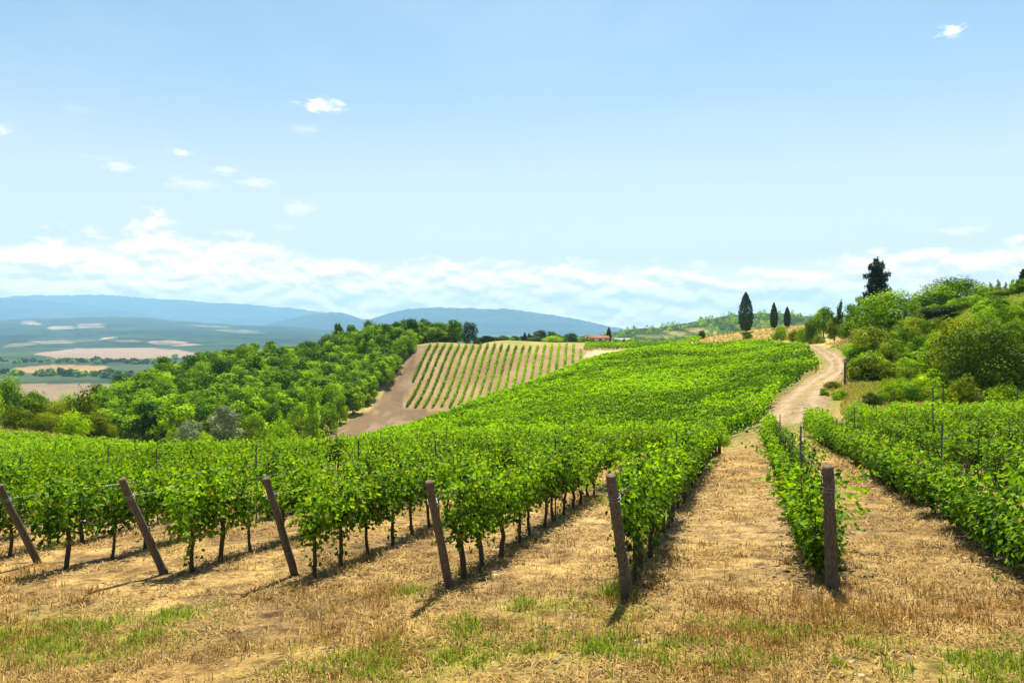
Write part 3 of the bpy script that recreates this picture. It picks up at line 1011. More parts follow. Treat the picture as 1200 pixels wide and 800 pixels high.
# planting in separate rows on the pale slope, and the strip behind the crest
SLOPE = [(468, 222), (503, 270), (676, 270), (690, 240), (640, 222), (550, 221)]
hedge_rows(SLOPE, (4.0, 43.0), 2.5, 38, 0.36, 1.25, .40, .15, 1, 304, hvar=.4, phase=.6, tmin=.10)
hedge_rows([(684, 262), (690, 325), (830, 300), (818, 240), (780, 255), (760, 272)], (1.0, 0.15), 2.6, 14, 0.5, 1.3, .4, .3, 1, 305, tmin=.15)
tv = np.concatenate(fv)
tq = np.concatenate(ff)
tm = np.concatenate(fm)
nV = len(tv)
TV = np.concatenate(trunks.V)
TQ = np.concatenate([np.concatenate(l) for l in trunks.F.values()]) + nV
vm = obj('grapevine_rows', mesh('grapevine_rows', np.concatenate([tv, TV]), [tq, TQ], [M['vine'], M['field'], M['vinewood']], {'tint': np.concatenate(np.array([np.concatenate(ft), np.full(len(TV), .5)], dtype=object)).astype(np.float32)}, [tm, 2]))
tag(vm, 'rows of green grapevines covering the slopes beyond', 'grapevines', 'grapevines planted in rows', 'stuff')

# ------------------------------------------------------------------ posts, stakes, wires
POSTS = [
    (1, (45, 660), (0, 569), .066, 'leftmost leaning post, grey brown, cut by the picture edge'),
    (2, (192, 670), (144, 562), .064, 'second leaning post from the left, tilted the most'),
    (3, (345, 672), (311, 561), .062, 'third leaning post from the left, standing before sunlit vines'),
    (4, (527, 689), (502, 565), .062, 'fourth leaning post from the left, beside a bare vine trunk'),
    (5, (736, 700), (717, 558), .072, 'thick dark post with yellow weeds at its foot beside the central aisle'),
    (6, (975, 690), (972, 548), .078, 'dark upright post with vine leaves close behind it, east of the central aisle'),
]
post_tops = {}
for k, (bx, by), (tx_, ty_), rad, lab in POSTS:
    ub = (bx - 600) / F
    Yb = G0 / (-(by - HZ) / F - GX * ub - GY)
    base = np.array([ub * Yb, Yb, -(by - HZ) / F * Yb])
    Yt = Yb - (0.70 if k < 5 else 0.5 if k == 5 else 0.25)
    topp = np.array([(tx_ - 600) / F * Yt, Yt, -(ty_ - HZ) / F * Yt])
    g = np.random.default_rng(k)
    d = topp - base
    ts = np.linspace(-0.22, 1, 12)
    pts = base + ts[:, None] * d + np.cumsum(g.normal(0, .004, (12, 3)), 0) * np.array([1, 1, 0])
    mb = MB()
    mb.tube(pts - base, rad * np.linspace(1.0, .82, 12) * g.uniform(.95, 1.05, 12), 12, rough=.07, rng=g, cap=False)
    e = empty('wooden_post', base)
    tag(e, lab, 'post', 'end posts of the vine rows')
    obj('shaft', mb.build('post_shaft', M['post'], True), e)
    ax = unit(pts[-1] - pts[-2])
    mc = MB()
    mc.tube(np.array([pts[-1] - base - ax * .004, pts[-1] - base + ax * .012, pts[-1] - base + ax * .02]), [rad * .84, rad * .80, rad * .55], 12, rough=.05, rng=g)
    obj('post_top', mc.build('post_top', M['post_end'], True), e)
    # twisted wire binding near the top
    mw = MB()
    for q_ in (0.82, 0.845):
        c = base + q_ * d - base
        uu = unit(np.cross(ax, [0, 0, 1.0]))
        ww = np.cross(ax, uu)
        an = np.linspace(0, 2 * np.pi, 25)
        mw.tube(c + (np.cos(an)[:, None] * uu + np.sin(an)[:, None] * ww) * (rad * .97), .004, 5, cap=False)
    obj('wire_binding', mw.build('wire_binding', M['wire'], True), e)
    post_tops[k] = (base, d)
    for hq, wname in ((0.84, 'upper'), (0.50, 'lower')):
        st = base + d * hq
        rb = row_base(k)
        L_ = np.array([1.6, 5, 10, 16, 22.0])
        xy = rb + RD * L_[:, None]
        zz = gz(xy[:, 0], xy[:, 1]) + (1.32 if hq > .6 else .72)
        mbw = MB()
        mbw.tube(np.concatenate([[st], np.concatenate([xy, zz[:, None]], 1)]) - st, .0035, 5)
        wo_ = obj('trellis_wire', mbw.build('trellis_wire', M['wire']), None, st)
        tag(wo_, f'{wname} trellis wire tied to the {POSTNAME[k]}', 'wire', 'trellis wires along the rows')

# thin stakes standing in the rows
mb = MB()
mb.tube([(0, 0, -.2), (.004, .0, .6), (-.004, .004, 1.3), (0, 0, 1.78)], .016, 6)
stake_me = mb.build('stake_shaft', M['stake'])
mb = MB()
for zz in (0.72, 1.15, 1.55):
    mb.box((0.024, 0, zz), (.012, .018, .02))
clip_me = mb.build('stake_clip', M['wire'])
clips = []
for zz in (0.74, 1.5):
    m2 = MB()
    m2.box((0.026, 0, zz), (.012, .018, .02))
    clips.append(m2.build('wire_clip', M['wire']))
for k in range(-12, 13):
    b = row_base(k)
    cnt = 0
    for n in range(0, 10):
        t = 5.3 + n * 11.5 + (k * 37 % 11) * .12
        p = b + RD * t
        px = 600 + F * p[0] / p[1]
        if p[1] < 7 or px < 0 or px > 1200 or p[1] > min(near_end(px), 46):
            continue
        z = float(gz(p[0], p[1]))
        e = empty('vine_stake', (p[0], p[1], z), ROWANG, (1, 1, prg.uniform(.94, 1.04)))
        e.rotation_euler = (prg.normal(0, .03), prg.normal(0, .03), ROWANG)
        c = cnt
        cnt += 1
        if k in POSTNAME:
            lab = f'{ORD[c]} thin dark stake along the row of the {POSTNAME[k]}'
        elif k > 6:
            lab = f'{ORD[c]} thin stake in the {ORD[k - 7]} vine row east of the dark aisle post'
        else:
            lab = f'thin dark stake in the {ORD[min(-k, 9)]} full row beyond the leftmost leaning post' if -k < 9 else 'thin dark stake in the rows well beyond the leftmost leaning post'
        tag(e, lab, 'stake', 'thin stakes in the vine rows')
        obj('shaft', stake_me, e)
        for cm in clips:
            obj('wire_clip', cm, e)

# ------------------------------------------------------------------ trees and shrubs
def crown_mesh(seed, lobes, n, size, spread=1.0, jitter=.32, name='crown', inner=.25, aspect=.85):
    """leaf clumps on several lobes (x,y,z,rx,ry,rz,weight)"""
    g = np.random.default_rng(seed)
    lobes = np.array(lobes, float)
    wts = lobes[:, 6] * (lobes[:, 3] * lobes[:, 5])
    cnt = np.maximum((n * wts / wts.sum()).astype(int), 5)
    P, N, T = [], [], []
    for l, c in zip(lobes, cnt):
        d = unit(g.normal(size=(c, 3)))
        # clumped surface: noisy radius
        r = 1 + 0.30 * np.sin(d[:, 0] * 5 + l[0] * 3 + seed) * np.sin(d[:, 1] * 4.3 + l[1]) + .18 * np.sin(d[:, 2] * 9 + d[:, 0] * 7 + seed)
        r *= np.where(g.random(c) < inner, g.uniform(.45, .95, c), g.uniform(.88, 1.10, c))
        P.append(l[:3] + d * r[:, None] * l[3:6])
        N.append(d / l[3:6] * l[3:6].mean() + g.normal(0, jitter, (c, 3)) + np.array([0, 0, .12]))
        T.append(np.clip(g.normal(.42, .2, c) + g.normal(0, .2), 0, 1))
    P, N, T = np.concatenate(P), np.concatenate(N), np.concatenate(T)
    ok = P[:, 2] > 0.02
    P, N, T = P[ok], N[ok], T[ok]
    V, q = leaf_faces(P, N, size * g.uniform(.65, 1.4, len(P)), g, aspect=aspect)
    return mesh(name, V, [q], M['wood_leaf'], {'tint': np.repeat(T, 4)})


def trunk_mesh(seed, h, r, lobes, name='trunk'):
    g = np.random.default_rng(seed + 999)
    mb = MB()
    zs = np.linspace(-.3, h, 6)
    wob = np.cumsum(g.normal(0, r * .35, (6, 2)), 0)
    pts = np.concatenate([wob, zs[:, None]], 1)
    mb.tube(pts, np.linspace(r * 1.25, r * .6, 6), 8, rough=.1, rng=g)
    for l in lobes[:7]:
        st = pts[min(3 + int(g.integers(0, 3)), 5)]
        en = np.array(l[:3])
        mid = (st + en) / 2 + g.normal(0, r, 3)
        mb.tube([st, mid, en], [r * .5, r * .3, r * .1], 6)
    return mb.build(name, M['bark'], True)


def broad_lobes(seed, w, h, z0, n=9, flat=1.0, zl=0.16):
    g = np.random.default_rng(seed + 55)
    L_ = [(0, 0, z0 + (h - z0) * .47, w * .32, w * .32, (h - z0) * .38, .7)]
    for k in range(n):
        a = k * 2.4 + g.uniform(-.4, .4)
        t = (k + .5) / n
        zc = z0 + (h - z0) * (zl + (.88 - zl) * t)
        rr_ = w * .5 * (0.66 * math.sin(math.pi * (0.25 + 0.68 * t)) ** .7) * g.uniform(.7, 1.3)
        s = w * g.uniform(.12, .25)
        L_.append((math.cos(a) * rr_, math.sin(a) * rr_, zc, s, s, s * .85 * flat, 1.15))
    return L_


PROTO = {}


def proto(kind, variant_meshes):
    PROTO[kind] = variant_meshes


tree_sets = []
for s in range(6):
    w_, h_ = [(7.0, 9.5), (6.2, 10.5), (8.0, 9.0), (5.6, 8.2), (7.4, 10.8), (6.6, 8.8)][s]
    lb = broad_lobes(s, w_, h_, h_ * .05, 12, zl=.10)
    tree_sets.append((crown_mesh(s, lb, 4200, .38, name='tree_crown'), trunk_mesh(s, h_ * .5, .17, lb), h_, w_))
PROTO['tree'] = tree_sets
bs = []
for s in range(6):
    w_, h_ = [(5.0, 4.0), (5.6, 3.6), (4.4, 4.6), (6.0, 4.4), (4.8, 3.4), (5.2, 5.0)][s]
    lb = broad_lobes(30 + s, w_, h_, h_ * .0, 12, zl=.08)
    bs.append((crown_mesh(30 + s, lb, 5200, .21, name='bush_crown'), trunk_mesh(30 + s, h_ * .45, .09, lb), h_, w_))
PROTO['bush'] = bs
bt = []
for s in range(3):
    w_, h_ = [(7.2, 6.8), (7.0, 7.4), (6.4, 6.4)][s]
    lb = broad_lobes(50 + s, w_, h_, h_ * .0, 19, zl=.07)
    bt.append((crown_mesh(50 + s, lb, 12000, .19, name='round_crown'), trunk_mesh(50 + s, h_ * .5, .16, lb), h_, w_))
PROTO['round'] = bt
sl = []
for s in range(3):
    h_, w_ = [(7.0, 2.6), (6.4, 2.2), (7.6, 3.0)][s]
    g = np.random.default_rng(80 + s)
    lb = [(g.normal(0, .25), g.normal(0, .25), h_ * (.15 + .8 * t), w_ * .5 * (1.05 - t * .85) * g.uniform(.75, 1.1), w_ * .5 * (1.05 - t * .85), h_ * .12, 1) for t in np.linspace(0, 1, 8)]
    sl.append((crown_mesh(80 + s, lb, 2600, .24, name='slim_crown', jitter=.7), trunk_mesh(80 + s, h_ * .8, .09, lb[:3]), h_, w_))
PROTO['slim'] = sl


def cypress(seed, h=10.0, w=3.4, n=5200):
    g = np.random.default_rng(seed)
    t = g.beta(1.15, 1.35, n)
    prof = np.sin(np.pi * np.clip(t * .93 + .07, 0, 1)) ** .62 * (1 - .45 * t) * 1.12
    a = g.uniform(0, 6.283, n)
    r = w * .5 * prof * (1 + .10 * np.sin(a * 5 + t * 17) + .08 * np.sin(a * 3 - t * 31)) * np.where(g.random(n) < .2, g.uniform(.6, 1, n), g.uniform(.9, 1.08, n))
    P = np.stack([np.cos(a) * r, np.sin(a) * r, .55 + t * (h - .55)], 1)
    N = np.stack([np.cos(a), np.sin(a), np.full(n, .35)], 1) + g.normal(0, .35, (n, 3))
    V, q = leaf_faces(P, N, .34 * g.uniform(.6, 1.3, n), g, aspect=.5, updir=np.array([0, 0, 1.0]))
    cm = mesh('cypress_crown', V, [q], M['cyp'], {'tint': np.repeat(np.clip(g.normal(.45, .2, n), 0, 1), 4)})
    mb = MB()
    mb.tube([(0, 0, -.3), (0.02, 0, h * .4), (0, 0, h * .9)], [.17, .12, .03], 8, rough=.1, rng=g)
    return cm, mb.build('cypress_trunk', M['bark'], True), h, w


PROTO['cypress'] = [cypress(1), cypress(2, 10.0, 3.0), cypress(3, 9.5, 2.8)]


def pine(seed, h=12.5, w=7.0):
    g = np.random.default_rng(seed)
    mb = MB()
    mb.tube([(0, 0, -.3), (.06, 0, h * .35), (-.04, .05, h * .7), (0, 0, h * .98)], [.26, .2, .12, .03], 9, rough=.08, rng=g)
    P, N = [], []
    nw = 15
    for k in range(nw):
        t = k / (nw - 1)
        z = h * (.20 + .78 * t)
        R_ = w * .5 * min(1.0, .62 + 1.6 * t) * (1 - t) ** .58 * (.82 + .18 * math.sin(k * 2.1)) + .35
        nb = int(g.integers(4, 7))
        for b_ in range(nb):
            a = b_ * 6.283 / nb + k * 1.3 + g.uniform(-.35, .35)
            ln = R_ * g.uniform(.45, 1.12)
            d = np.array([math.cos(a), math.sin(a), 0])
            end = np.array([0, 0, z]) + d * ln + np.array([0, 0, .35 * ln * (t - .35) + g.normal(0, .12)])
            mb.tube([(0, 0, z - .1), tuple(np.array([0, 0, z]) + d * ln * .5), tuple(end)], [.06, .035, .012], 5)
            c = int(70 + 85 * ln)
            s = g.random(c) ** .6
            side = np.cross(d, [0, 0, 1.0])
            P.append(np.array([0, 0, z]) + s[:, None] * (end - np.array([0, 0, z])) + side * (g.normal(0, .24, c) * (.5 + ln * .3))[:, None] + np.array([0, 0, 1.0]) * g.normal(.10, .26, c)[:, None])
            N.append(np.array([0, 0, .8]) + d * .4 + g.normal(0, .5, (c, 3)))
    P, N = np.concatenate(P), np.concatenate(N)
    V, q = leaf_faces(P, N, .36 * g.uniform(.6, 1.3, len(P)), g, aspect=.5)
    return mesh('pine_crown', V, [q], M['pine'], {'tint': np.repeat(np.clip(g.normal(.45, .22, len(P)), 0, 1), 4)}), mb.build('pine_trunk', M['bark'], True), h, w


PROTO['pine'] = [pine(4), pine(9, 9.0, 4.5)]


def plant(name, kind, var, loc, h, w, label, cat, group=None, m=None, rz=None):
    """one tree or shrub of height h and width w standing at loc"""
    cm, tm_, h0, w0 = PROTO[kind][var % len(PROTO[kind])]
    e = empty(name, (loc[0], loc[1], loc[2] - .05), prg.uniform(0, 6.28) if rz is None else rz, (w / w0, w / w0, h / h0))
    tag(e, label, cat, group)
    c = obj('crown', cm, e)
    if m:
        c.material_slots[0].link = 'OBJECT'
        c.material_slots[0].material = M[m]
    obj('trunk', tm_, e)
    return e


def at(name, kind, var, px, top, Y, wpx, label, cat, m=None, group=None, base=None):
    """plant whose top is seen at row top in column px, standing on the ground at distance Y"""
    p = gpx(px, Y)
    ztop = -(top - HZ) / F * Y
    h = max(ztop - p[2], .8)
    return plant(name, kind, var, p, h * 1.0, wpx * Y / F, label, cat, group, m)


# lone trees on the crest
at('cypress_tree', 'cypress', 0, 874, 342, 262, 17, 'tallest dark cypress on the golden crest, standing alone', 'cypress', 'cyp')
at('cypress_tree', 'cypress', 1, 907, 354, 262, 9, 'slender cypress in the middle of the three on the crest', 'cypress', 'cyp')
at('cypress_tree', 'cypress', 2, 922.5, 359, 262, 8, 'shortest slender cypress of the crest, nearest the hedge', 'cypress', 'cyp')
at('pine_tree', 'pine', 0, 1027, 305, 150, 52, 'big dark conifer with tiered branches rising above the bank', 'conifer', 'pine')
at('slender_tree', 'slim', 1, 984, 354, 182, 12, 'slim dark tree poking out of the grove by the track', 'tree', 'deep')
at('pine_tree', 'pine', 1, 1199, 317, 150, 16, 'dark conifer at the picture edge on top of the bank', 'conifer', 'pine')
# grove and shrubs by the track
grove = [('tree', 0, 965, 358, 185, 26, 'wood_leaf', 'rounded green tree of the grove where the track bends'), ('tree', 3, 1003, 356, 180, 26, 'wood_leaf', 'blue green tree of the grove below the big conifer'), ('bush', 2, 950, 374, 165, 20, 'wood_leaf', 'green shrub before the grove'),
         ('tree', 1, 978, 370, 160, 20, 'olive', 'slim olive tree with bare trunk at the bend of the track'), ('bush', 1, 990, 378, 152, 20, 'wood_leaf', 'leafy shrub at the foot of the grove'), ('bush', 3, 941, 383, 172, 20, 'bright', 'bright green shrub between hedge and grove'),
         ('bush', 0, 915, 382, 190, 17, 'bright', 'rounded green bush on the crest below the slender cypresses'), ('bush', 4, 930, 387, 180, 15, 'olive', 'yellow green bush beside the track near the crest'), ('bush', 2, 876, 388, 240, 13, 'bright', 'low green bush at the foot of the tall cypress'),
         ('bush', 5, 823, 386, 260, 10, 'deep', 'small dark bush at the west end of the golden crest'), ('bush', 3, 960, 392, 160, 16, 'olive', 'olive shrub at the track edge below the grove'), ('bush', 4, 1008, 391, 140, 22, 'wood_leaf', 'green shrub between grove and bank')]
for kd, v, px, top, Y, wp, mm, lab in grove:
    at('shrub' if kd == 'bush' else 'broadleaf_tree', kd, v, px, top, Y, wp, lab, 'shrub' if kd == 'bush' else 'tree', mm)
# the bank
bank_list = [
    ('round', 0, 1043, 342, 122, 76, 'bright', 'bright green rounded bush in front of the big conifer'),
    ('round', 1, 1122, 326, 126, 74, 'wood_leaf', 'tallest dark green bush on the skyline of the bank'),
    ('bush', 5, 1090, 340, 130, 45, 'wood_leaf', 'green bush on the skyline west of the tallest bush'),
    ('bush', 0, 1022, 385, 108, 46, 'olive', 'olive bush below the bright rounded bush'),
    ('bush', 1, 1068, 374, 110, 44, 'olive', 'yellow olive bush in the middle of the bank'),
    ('bush', 2, 1102, 358, 114, 48, 'deep', 'dark olive bush under the tallest bush'),
    ('bush', 3, 1084, 392, 97, 30, 'bright', 'small bright green bush among olive ones on the bank'),
    ('bush', 4, 1012, 418, 88, 40, 'olive', 'brownish olive bush at the west foot of the bank'),
    ('bush', 5, 1042, 420, 86, 36, 'olive', 'dull olive bush at the foot of the bank'),
    ('bush', 0, 1068, 424, 84, 34, 'wood_leaf', 'dark green bush at the foot of the bank'),
    ('bush', 1, 1110, 398, 82, 48, 'olive', 'yellow green bush west of the big dark tree'),
    ('round', 2, 1126, 372, 74, 62, 'olive', 'yellowing bush behind the big dark tree'),
    ('round', 0, 1160, 380, 64, 94, 'deep', 'big dark round tree above the eastern vine rows'),
    ('bush', 2, 1096, 432, 72, 38, 'bright', 'bright green bush at the foot of the big dark tree'),
    ('bush', 3, 1064, 448, 66, 40, 'bright', 'yellow green bush behind the thin stakes'),
    ('bush', 4, 1128, 444, 60, 34, 'olive', 'pale olive bush before the big dark tree'),
    ('bush', 5, 1022, 458, 63, 22, 'deep', 'small round dark bush in dry grass by the track'),
    ('bush', 0, 975, 446, 80, 18, 'olive', 'low olive bush on the track verge'),
    ('bush', 1, 982, 456, 70, 18, 'bright', 'low green bush on the track verge by the post'),
    ('bush', 2, 966, 462, 74, 12, 'bright', 'smallest green bush at the inner bend of the track'),
    ('bush', 3, 1198, 402, 72, 40, 'olive', 'olive bush at the picture edge behind the big dark tree'),
    ('bush', 4, 1160, 352, 104, 34, 'bright', 'bright bush on the grassy slope below the skyline'),
    ('bush', 5, 1190, 360, 98, 40, 'bright', 'green bush on the grassy slope at the picture edge'),
    ('bush', 0, 1180, 340, 114, 40, 'olive', 'yellow green bush along the grassy skyline'),
    ('bush', 1, 1150, 366, 96, 34, 'wood_leaf', 'green bush above the big dark tree'),
    ('bush', 2, 1200, 384, 86, 36, 'bright', 'leafy bush halfway up the bank at the picture edge'),
    ('bush', 3, 1140, 346, 116, 36, 'wood_leaf', 'mid green bush just below the tallest bush'),
    ('bush', 4, 1046, 400, 98, 34, 'wood_leaf', 'mid green bush between two olive bushes'),
    ('bush', 1, 1000, 402, 120, 30, 'wood_leaf', 'green bush at the west end of the bank'),
]
for kd, v, px, top, Y, wp, mm, lab in bank_list:
    at('round_tree' if kd == 'round' else 'bush', kd, v, px, top, Y, wp * 1.15, lab, 'tree' if kd == 'round' else 'bush', mm)
for i_, (px, top) in enumerate([(1162, 331), (1170, 328), (1178, 331), (1186, 327), (1193, 330)]):
    at('sapling', 'slim', i_, px, top, 124, 8, ['sapling at the west end of the row on the skyline', 'tall sapling second along the skyline row', 'short sapling in the middle of the skyline row', 'tallest sapling of the skyline row', 'sapling next to the edge conifer on the skyline'][i_], 'sapling', 'silver', 'saplings on the skyline')

fr = np.random.default_rng(21)
for i_ in range(60):
    px, Y = fr.uniform(1003, 1216), fr.uniform(74, 128)
    if px < 1040 and Y < 88:
        continue
    p = gpx(px, Y)
    plant('bank_shrub', 'bush', int(fr.integers(0, 6)), p, fr.uniform(1.5, 3.2), fr.uniform(2.4, 4.2), 'low yellow green shrub filling the bank between the larger bushes' if px < 1130 else 'low green shrub on the steep grassy end of the bank', 'shrub',
          'low shrubs covering the bank', str(fr.choice(['bright', 'olive', 'bright', 'bright'])))
for i_ in range(26):
    px, Y = fr.uniform(1000, 1200), fr.uniform(57, 76)
    if px < 1000 + (76 - Y) * 1.2:
        continue
    p = gpx(px, Y)
    plant('verge_shrub', 'bush', int(fr.integers(0, 6)), p, fr.uniform(.9, 1.9), fr.uniform(1.8, 3.2), 'small yellow green shrub at the foot of the bank behind the eastern vine rows', 'shrub', 'shrubs at the foot of the bank', str(fr.choice(['bright', 'olive', 'bright'])))
# olive bushes on the west edge of the first vineyard
west = [(8, 442, 118, 46, 'bright', 'bright leafy tree cut by the west picture edge'), (-14, 448, 112, 40, 'bright', 'green bush at the extreme west edge'), (34, 466, 114, 42, 'olive', 'olive bush beside the bright edge tree'), (66, 470, 116, 38, 'olive', 'rounded olive bush in the western hedge'),
        (96, 462, 118, 44, 'olive', 'tallest olive bush of the western hedge'), (18, 474, 104, 34, 'olive', 'yellowish low bush at the vineyard edge'), (52, 484, 106, 34, 'olive', 'dark footed olive bush above the vines'), (84, 484, 108, 36, 'bright', 'yellow green bush above the vines'),
        (112, 482, 112, 32, 'olive', 'olive bush at the east end of the western hedge'), (126, 496, 112, 24, 'olive', 'small yellow green bush where the western hedge ends'), (-40, 470, 108, 46, 'olive', 'olive bush outside the west edge'), (44, 455, 135, 36, 'wood_leaf', 'green tree behind the western hedge'),
        (80, 462, 140, 32, 'wood_leaf', 'blue green tree behind the olive bushes')]
for i_, (px, top, Y, wp, mm, lab) in enumerate(west):
    at('olive_bush', 'bush' if i_ % 3 else 'round', i_, px, top, Y, wp, lab, 'bush', mm)
# shrubs at the foot of the wood
foot = [('tree', 1, 263, 472, 140, 40, 'silver', 'tall silvery tree at the foot of the wood'), ('bush', 0, 222, 495, 136, 36, 'silver', 'pale silvery bush beside the tall silvery tree'), ('bush', 3, 240, 506, 128, 24, 'bright', 'small green bush between the silvery ones'),
        ('bush', 1, 329, 494, 140, 36, 'wood_leaf', 'dense dark green bush near the end of the bare slope'), ('bush', 2, 300, 482, 150, 34, 'bright', 'green bush east of the silvery tree'), ('bush', 4, 296, 505, 138, 30, 'olive', 'dull olive bush among dry grass'), ('slim', 0, 366, 451, 165, 22, 'bright', 'slender bright green tree before the dark wood'),
        ('bush', 5, 384, 470, 180, 26, 'bright', 'bright bush beside the slender green tree'), ('bush', 0, 350, 474, 170, 28, 'bright', 'leafy bush west of the slender green tree'), ('tree', 3, 413, 448, 200, 30, 'bright', 'bright green tree at the edge of the bare slope'), ('bush', 2, 398, 462, 190, 22, 'bright', 'small bright bush between the green trees'),
        ('bush', 3, 345, 490, 158, 24, 'olive', 'olive shrub on the dry verge'), ('bush', 4, 280, 492, 150, 26, 'olive', 'olive bush behind the silvery tree'), ('bush', 5, 318, 470, 165, 30, 'wood_leaf', 'dark bush under the wood edge'), ('bush', 1, 205, 502, 138, 24, 'bright', 'green bush at the foot of the wood by the vines'),
        ('bush', 2, 430, 460, 215, 16, 'olive', 'low olive bush on the rim of the bare slope'), ('bush', 0, 372, 488, 168, 20, 'wood_leaf', 'low green bush on the rim of the bare slope')]
for kd, v, px, top, Y, wp, mm, lab in foot:
    at({'tree': 'broadleaf_tree', 'bush': 'shrub', 'slim': 'slender_tree'}[kd], kd, v, px, top, Y, wp, lab, 'shrub' if kd == 'bush' else 'tree', mm)

# the wood on the hillside, each tree on its own
wood_poly = [(118, 158), (200, 156), (262, 160), (330, 178), (380, 192), (424, 214), (453, 238), (468, 252), (482, 270), (488, 300), (430, 304), (300, 284), (200, 252), (128, 226), (100, 190)]
wg = np.random.default_rng(3)
pw = np.array([((a - 600) / F * b, b) for a, b in wood_poly])
pts = []
tries = 0
while tries < 9000 and len(pts) < 275:
    tries += 1
    c = wg.uniform(pw.min(0), pw.max(0))
    if not inpoly(np.array(c[0]), np.array(c[1]), pw):
        continue
    if all((c[0] - q_[0]) ** 2 + (c[1] - q_[1]) ** 2 > 4.4 ** 2 for q_ in pts):
        pts.append(c)
for i_ in range(34):
    px, Y = wg.uniform(425, 536), wg.uniform(292, 318)
    if px > 484 and Y < 298:
        Y = wg.uniform(299, 318)
    pts.append(np.array([(px - 600) / F * Y, Y]))
wz = gz(np.array([p[0] for p in pts]), np.array([p[1] for p in pts]))


def poly_edge_dist(p):
    best = 1e9
    for a_, b_ in zip(pw[:8], pw[1:9]):
        ab = b_ - a_
        t = np.clip(np.dot(p - a_, ab) / np.dot(ab, ab), 0, 1)
        best = min(best, np.linalg.norm(p - a_ - t * ab))
    return best


for p, z in zip(pts, wz):
    px = 600 + F * p[0] / p[1]
    ed = poly_edge_dist(p)
    crest_y = np.interp(px, [100, 128, 200, 300, 430, 486], [200, 224, 250, 282, 302, 298])
    if ed < 7:
        lab = 'dark green tree on the lower edge of the wood, facing the bare slope' if px > 330 else 'dark green tree on the lower edge of the wood, facing the vines'
    elif p[1] > crest_y - 16:
        lab = 'sunlit tree along the ridge of the wood against the blue hills' if px < 330 else 'sunlit tree along the high end of the wood against the mountain'
    else:
        lab = 'leafy tree in the thick of the wood on the lower hillside' if px < 280 else 'leafy tree in the thick of the wood on the upper hillside'
    hh = wg.uniform(6.2, 10.6)
    v = int(wg.integers(0, 6))
    mm = wg.choice(['wood_leaf', 'wood_leaf', 'bright', 'wood_leaf', 'bright'])
    plant('woodland_tree', 'tree', v, (p[0], p[1], z), hh, wg.uniform(5.8, 9.0), lab, 'tree', 'trees of the wood on the hillside', mm)
# taller trees on the wood's high end and beyond the row planting
high = [('tree', 0, 397, 377, 305, 18, 'wood_leaf', 'tree standing out above the wood, below the pointed mountain'), ('tree', 4, 432, 372, 308, 18, 'wood_leaf', 'high tree on the wood ridge'), ('tree', 1, 452, 378, 310, 22, 'bright', 'broad tree on the wood ridge'), ('tree', 2, 474, 374, 312, 24, 'wood_leaf', 'tall tree at the top of the wood'),
        ('tree', 5, 496, 373, 314, 24, 'bright', 'tall sunlit tree at the top of the wood'), ('tree', 0, 517, 379, 312, 22, 'olive', 'yellowish tree above the row planting'), ('tree', 3, 534, 383, 306, 18, 'wood_leaf', 'smaller tree at the east end of the wood'), ('tree', 2, 549, 377, 300, 20, 'deep', 'lone dark round tree at the corner of the row planting'),
        ('tree', 3, 572, 393, 420, 20, 'deep', 'dark distant tree behind the row planting'), ('tree', 5, 590, 394, 425, 18, 'deep', 'low dark distant tree behind the row planting'), ('cypress', 1, 615, 389, 430, 5, 'cyp', 'thin distant cypress of a pair, the western one'), ('cypress', 2, 620, 390, 430, 5, 'cyp', 'thin distant cypress of a pair, the eastern one'),
        ('tree', 0, 632, 386, 440, 20, 'deep', 'broad dark tree on the plateau'), ('tree', 4, 647, 387, 440, 16, 'deep', 'dark tree beside the broad dark tree'), ('bush', 1, 648, 394, 390, 24, 'bright', 'bright green mound before the plateau trees'), ('tree', 2, 670, 390, 430, 18, 'deep', 'dark tree west of the red roofs'),
        ('bush', 3, 684, 395, 400, 14, 'wood_leaf', 'green bush next to the red roofs'), ('cypress', 0, 713.5, 383, 400, 6.5, 'cyp', 'dark cypress beside the red roofed farmhouse'), ('tree', 1, 603, 393, 430, 14, 'wood_leaf', 'small distant tree west of the thin cypress pair'), ('tree', 5, 659, 394, 435, 12, 'wood_leaf', 'small distant tree between two dark ones'),
        ('tree', 1, 484, 382, 304, 22, 'wood_leaf', 'tree at the corner between wood and row planting'), ('tree', 4, 508, 386, 308, 20, 'wood_leaf', 'low tree above the first rows on the slope'), ('tree', 3, 415, 380, 306, 20, 'bright', 'bright tree on the ridge between two high ones')]
for i_ in range(30):
    px = wg.uniform(556, 692)
    at('plateau_tree', 'tree', int(wg.integers(0, 6)), px, wg.uniform(391, 398), wg.uniform(418, 455), wg.uniform(12, 20), 'low dark tree in the belt on the plateau behind the row planting', 'tree', 'deep' if i_ % 3 else 'wood_leaf', 'trees of the belt on the plateau')
high += [('bush', 0, 691, 397, 382, 12, 'wood_leaf', 'green bush before the small outbuilding'), ('bush', 2, 708, 398, 384, 10, 'bright', 'green bush before the farmhouse, below the cypress'), ('bush', 4, 723, 397.5, 396, 12, 'wood_leaf', 'green bush before the long shed'), ('bush', 1, 742, 397, 392, 16, 'wood_leaf', 'green bush at the east end of the long shed')]
for kd, v, px, top, Y, wp, mm, lab in high:
    at({'tree': 'broadleaf_tree', 'bush': 'shrub', 'cypress': 'cypress_tree'}[kd], kd, v, px, top, Y, wp, lab, {'tree': 'tree', 'bush': 'shrub', 'cypress': 'cypress'}[kd], mm)

